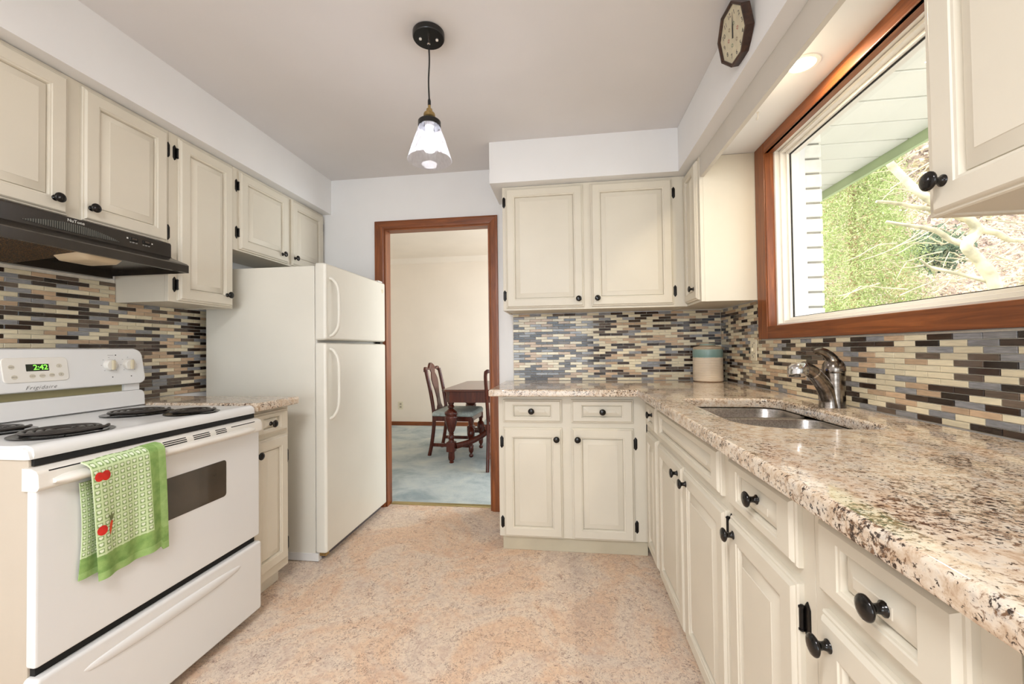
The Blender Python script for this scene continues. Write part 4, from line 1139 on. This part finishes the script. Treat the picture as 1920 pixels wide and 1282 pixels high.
def make_chair():
    """faces +X at the origin: back legs at x=-.22, front legs at x=.21, seat .46 high"""
    r = T('dining_chair', '', 'chair', (0, 0, .004))
    for s in (-1, 1):
        P_ = [(-.262, .195*s, 0), (-.235, .195*s, .12), (-.212, .195*s, .28), (-.205, .195*s, .42), (-.215, .195*s, .52), (-.245, .198*s, .70), (-.280, .200*s, .86), (-.294, .195*s, .918)]
        O('back_leg', tube(BM(), cr(P_, 4), .021, 8, rz=.017), 'mahog', r, True, smooth=60)
        pf = [(.010, 0), (.020, .006), (.024, .022), (.012, .042), (.022, .058), (.026, .075), (.026, .125), (.016, .140), (.020, .150), (.014, .160), (.026, .185), (.040, .235), (.041, .262), (.036, .275), (.041, .285), (.030, .305), (.016, .318), (.022, .328), (.018, .338), (.028, .350), (.028, .41)]
        b = BM(); lathe(b, pf, 18, (.205, .20*s, 0)); O('front_leg', b, 'mahog', r, True, smooth=50)
        O('side_stretcher', bx(-.215, .20, .195*s-.011, .195*s+.011, .100, .135, .003), 'mahog', r, True)
    b = BM()
    for sg in ((-.21, .225, -.225, -.200), (-.21, .225, .200, .225), (.200, .225, -.2, .2), (-.225, -.2, -.19, .19)): box(b, sg[0], sg[1], sg[2], sg[3], .375, .425, .003)
    O('seat_rail', b, 'mahog', r, True)
    b = BM(); lp = rrect(-.215, .235, -.235, .235, (.02, .04, .04, .02), 4)
    rings(b, [[(*p, z) for p in offs(lp, i)] for i, z in ((.010, .4255), (0, .432), (0, .455), (.006, .466), (.016, .475), (.019, .477))]); O('seat_cushion', b, 'seat', r, True, smooth=60)
    def xb(z): return -.205-.10*max(0, (z-.42)/.52)**1.35
    # crest rail with a shaped peak
    n = 32; lo = []
    for i in range(n+1):
        t = -1+2*i/n; y = .205*t
        zt = .948+.042*math.exp(-(t/.30)**2)-.022*math.exp(-((abs(t)-.52)/.16)**2)-.018*max(0, abs(t)-.88)/.12
        zb = .915-.020*max(0, abs(t)-.80)/.2
        xx = xb(zt)
        lo.append([(xx-.014, y, zb), (xx+.012, y, zb), (xx+.010, y, zt), (xx-.014, y, zt)])
    b = BM(); rings(b, lo); bmesh.ops.recalc_face_normals(b, faces=b.faces); O('crest_rail', b, 'mahog', r, True, smooth=40)
    prof = [(.47, .085), (.50, .075), (.53, .05), (.60, .042), (.68, .055), (.76, .082), (.81, .088), (.85, .070), (.88, .050), (.93, .075)]
    lo = [[(xb(z)-.005, -w, z), (xb(z)+.005, -w, z), (xb(z)+.005, w, z), (xb(z)-.005, w, z)] for z, w in prof]
    b = BM(); rings(b, lo); bmesh.ops.recalc_face_normals(b, faces=b.faces); O('splat', b, 'mahog', r, True, smooth=40)
    O('shoe_rail', bx(xb(.49)-.012, xb(.49)+.014, -.185, .185, .455, .485, .003), 'mahog', r, True)
    return r
chA = make_chair()
chA['label'] = 'mahogany dining chair with splat back at the left end of the table'
chA['group'] = 'dining chairs around the table'
chA.location = (-1.195, 4.44, .004); chA.rotation_euler = (0, 0, rad(-3))
def copy_tree(o, parent=None):
    c = o.copy(); COL.objects.link(c); c.parent = parent
    for chd in [q for q in D.objects if q.parent == o]: copy_tree(chd, c)
    return c
chB = copy_tree(chA); chB.location = (-.535, 3.985, .004); chB.rotation_euler = (0, 0, rad(90))
chB['label'] = 'mahogany dining chair with its back to the kitchen, half hidden by the door casing'

# ------------------------------------------------------------------ garden beyond the window
rnd = random.Random(11)
def leaf_cloud(points, size, aspect=.4, seed=1, up=.0):
    r = np.random.RandomState(seed); P_ = np.array(points); n = len(P_)
    d1 = r.normal(size=(n, 3)); d1[:, 2] += up; d1 /= np.linalg.norm(d1, axis=1)[:, None]
    d2 = np.cross(d1, r.normal(size=(n, 3))); d2 /= np.linalg.norm(d2, axis=1)[:, None]
    s = (size*(.6+.8*r.rand(n)))[:, None]
    a = P_-d1*s-d2*s*aspect*.3; b = P_+d2*s*aspect; c = P_+d1*s; d = P_-d2*s*aspect
    V = np.stack([a, b, c, d], 1).reshape(-1, 3)
    return V, [(4*i, 4*i+1, 4*i+2, 4*i+3) for i in range(n)], n
def leaf_object(name, parent, points, tint, size, aspect, m, seed, label=None, kind='stuff', up=0):
    V, F, n = leaf_cloud(points, size, aspect, seed, up)
    V = V-np.array(wl(parent)) if parent else V
    me = D.meshes.new(name); me.from_pydata(V.tolist(), [], F)
    at = me.attributes.new('tint', 'FLOAT', 'FACE'); at.data.foreach_set('value', np.array(tint, dtype=np.float32))
    me.materials.append(M[m])
    return link(name, me, parent, label=label, kind=kind)
# hillside rising behind the garden
hb = BM(); gx, gy = 40, 40; vs = {}
for i in range(gx+1):
    for j in range(gy+1):
        x, y = 3.2+20*i/gx, 2.5+24*j/gy
        d = math.hypot(x*.75, y)
        z = -.7+max(0, d-8.0)*.95+.25*math.sin(x*1.3+y*.7)+.15*math.sin(y*2.1-x)
        vs[i, j] = hb.verts.new((x, y, z))
for i in range(gx):
    for j in range(gy): hb.faces.new((vs[i, j], vs[i+1, j], vs[i+1, j+1], vs[i, j+1]))
O('ground_hillside', hb, 'earth', kind=S)
pts = []; tint = []
for k in range(110000):
    x, y = 3.4+9*rnd.random(), 5+11*rnd.random(); d = math.hypot(x*.75, y)
    if d < 8: continue
    z = -.7+(d-8.0)*.95+.25*math.sin(x*1.3+y*.7)+.15*math.sin(y*2.1-x)
    pts.append((x, y, z+.05+.5*rnd.random()**3)); tint.append(min(1, max(0, rnd.gauss(.5+.25*math.sin(x*2+y*3), .25))))
lo_ = leaf_object('leaf_litter', None, pts, tint, .024, .5, 'fallen', 5, 'pale dry leaves and twigs covering the wooded slope beyond the window')
lo_['category'] = 'leaves'
# conifer
cnf = T('conifer', 'bright yellow-green conifer growing just outside the kitchen window', 'tree', (3.95, 6.2, -.7))
b = BM(); tube(b, [(3.95, 6.2, -.7), (3.97, 6.2, 1.5), (3.95, 6.22, 3.6), (3.96, 6.2, 5.0)], [.07, .06, .04, .02], 10); O('trunk', b, plain('conifer_bark', (170, 140, 112), .9, var=.2, vscale=12), cnf)
pts = []; tint = []
for k in range(1500):
    h = rnd.random()**.85; z0 = -.4+5.6*h; R_ = (1.02*(1-h)**.55)*(.75+.25*rnd.random())
    a = 2*PI*rnd.random(); rr = R_*(rnd.random()**.35)
    cx0, cy0 = 3.95+rr*math.cos(a), 6.2+rr*math.sin(a); tn = rnd.gauss(.5, .14)
    brown = rnd.random() < .12
    for j in range(110):
        pts.append((cx0+rnd.gauss(0, .085), cy0+rnd.gauss(0, .085), z0+rnd.gauss(0, .12)))
        tint.append(min(1, max(0, (.97 if brown else tn)+rnd.gauss(0, .13))))
leaf_object('foliage', cnf, pts, tint, .021, .20, 'needles', 9)
# pale crooked tree
tr = T('crooked_tree', 'pale crooked bare-limbed tree to the right of the bright conifer', 'tree', (4.3, 4.7, -.7))
O('trunk', tube(BM(), cr([(4.34, 4.75, -.7), (4.30, 4.7, .6), (4.22, 4.62, 1.5), (4.177, 4.6, 1.75), (4.072, 4.6, 1.94), (3.955, 4.6, 2.09), (4.02, 4.6, 2.20), (4.045, 4.6, 2.27), (3.977, 4.6, 2.37), (3.815, 4.6, 2.44), (3.653, 4.62, 2.59), (3.547, 4.65, 2.72), (3.45, 4.7, 2.9), (3.362, 4.72, 3.05), (3.25, 4.8, 3.4)], 5),
   [.075]*5+[.064]*5+[.052]*10+[.046]*15+[.040]*5+[.036]*31, 12), 'bark', tr, smooth=60)
for P_, r0 in (([(4.045, 4.6, 2.27), (4.13, 4.62, 2.25), (4.227, 4.6, 2.213), (4.34, 4.62, 2.15), (4.452, 4.6, 2.134), (4.8, 4.5, 2.1)], .038),
               ([(3.99, 4.62, 2.11), (3.90, 4.7, 2.19), (3.796, 4.7, 2.274), (3.65, 4.7, 2.33), (3.505, 4.7, 2.36), (3.35, 4.75, 2.42)], .032),
               ([(3.977, 4.64, 2.38), (4.063, 4.9, 2.516), (3.863, 4.95, 2.60), (3.558, 4.95, 2.677), (3.4, 4.95, 2.70)], .034),
               ([(3.60, 4.65, 2.65), (3.75, 4.7, 2.84), (3.95, 4.8, 2.95), (4.3, 4.9, 3.1)], .028),
               ([(4.2, 4.6, 1.72), (4.0, 4.7, 1.83), (3.8, 4.8, 1.93), (3.7, 4.8, 2.02)], .024)):
    p_ = cr(P_, 5); O('branch', tube(BM(), p_, [r0*(1-.6*i/len(p_)) for i in range(len(p_))], 8), 'bark', tr, smooth=60)
b = BM(); rt = random.Random(77)
for k in range(90):
    x, y, z = 3.6+1.3*rt.random(), 4.7+.6*rt.random(), 1.5+2.0*rt.random()
    a, e, L = rt.uniform(-.5, .6), rt.uniform(-.2, .7), rt.uniform(.25, .8)
    p0 = Vector((x, y, z)); d = Vector((math.cos(a)*math.cos(e), math.sin(a)*.4, math.sin(e)))*rt.choice((-1, 1))
    P_ = [p0, p0+d*L*.35+Vector((0, 0, rt.gauss(0, .03))), p0+d*L*.7+Vector((0, 0, rt.gauss(0, .05))), p0+d*L+Vector((0, 0, rt.gauss(0, .08)))]
    tube(b, cr(P_, 2), [.008, .0075, .007, .006, .005, .004, .003], 5)
O('twigs', b, 'bark', tr, kind='stuff', smooth=60)
# shrubs on the slope
def shrub(label, c, R_, n, m, seed, size=.04, mid=.5):
    t = T('shrub', label, 'shrub', (c[0], c[1], c[2]-R_*1.1))
    r = random.Random(seed); pts = []; tint = []
    b = BM()
    for k in range(7):
        a = 2*PI*k/7; tube(b, [(c[0], c[1], c[2]-R_*1.1), (c[0]+.3*R_*math.cos(a), c[1]+.3*R_*math.sin(a), c[2]-R_*.3), (c[0]+.7*R_*math.cos(a), c[1]+.7*R_*math.sin(a), c[2]+R_*.4)], [.02, .014, .006], 6)
    O('stems', b, 'bark', t)
    for k in range(n):
        v = Vector((r.gauss(0, 1), r.gauss(0, 1), r.gauss(0, 1))).normalized()*(R_*min(1.25, abs(r.gauss(.75, .28))))
        pts.append((c[0]+v.x, c[1]+v.y, c[2]+v.z*.9)); tint.append(min(1, max(0, r.gauss(mid, .25))))
    leaf_object('foliage', t, pts, tint, size, .45, m, seed)
shrub('dark blue-green shrub on the slope between conifer and crooked tree', (5.58, 7.0, 2.55), .34, 1500, 'darkleaf', 31)
shrub('pale yellow leafy shrub low on the slope at the right of the window', (6.1, 5.7, 1.55), .62, 2800, 'fallen', 32, .045, .75)
shrub('tan leafy shrub high on the slope above the crooked tree', (6.6, 7.3, 4.1), .95, 5000, 'fallen', 33, .06)
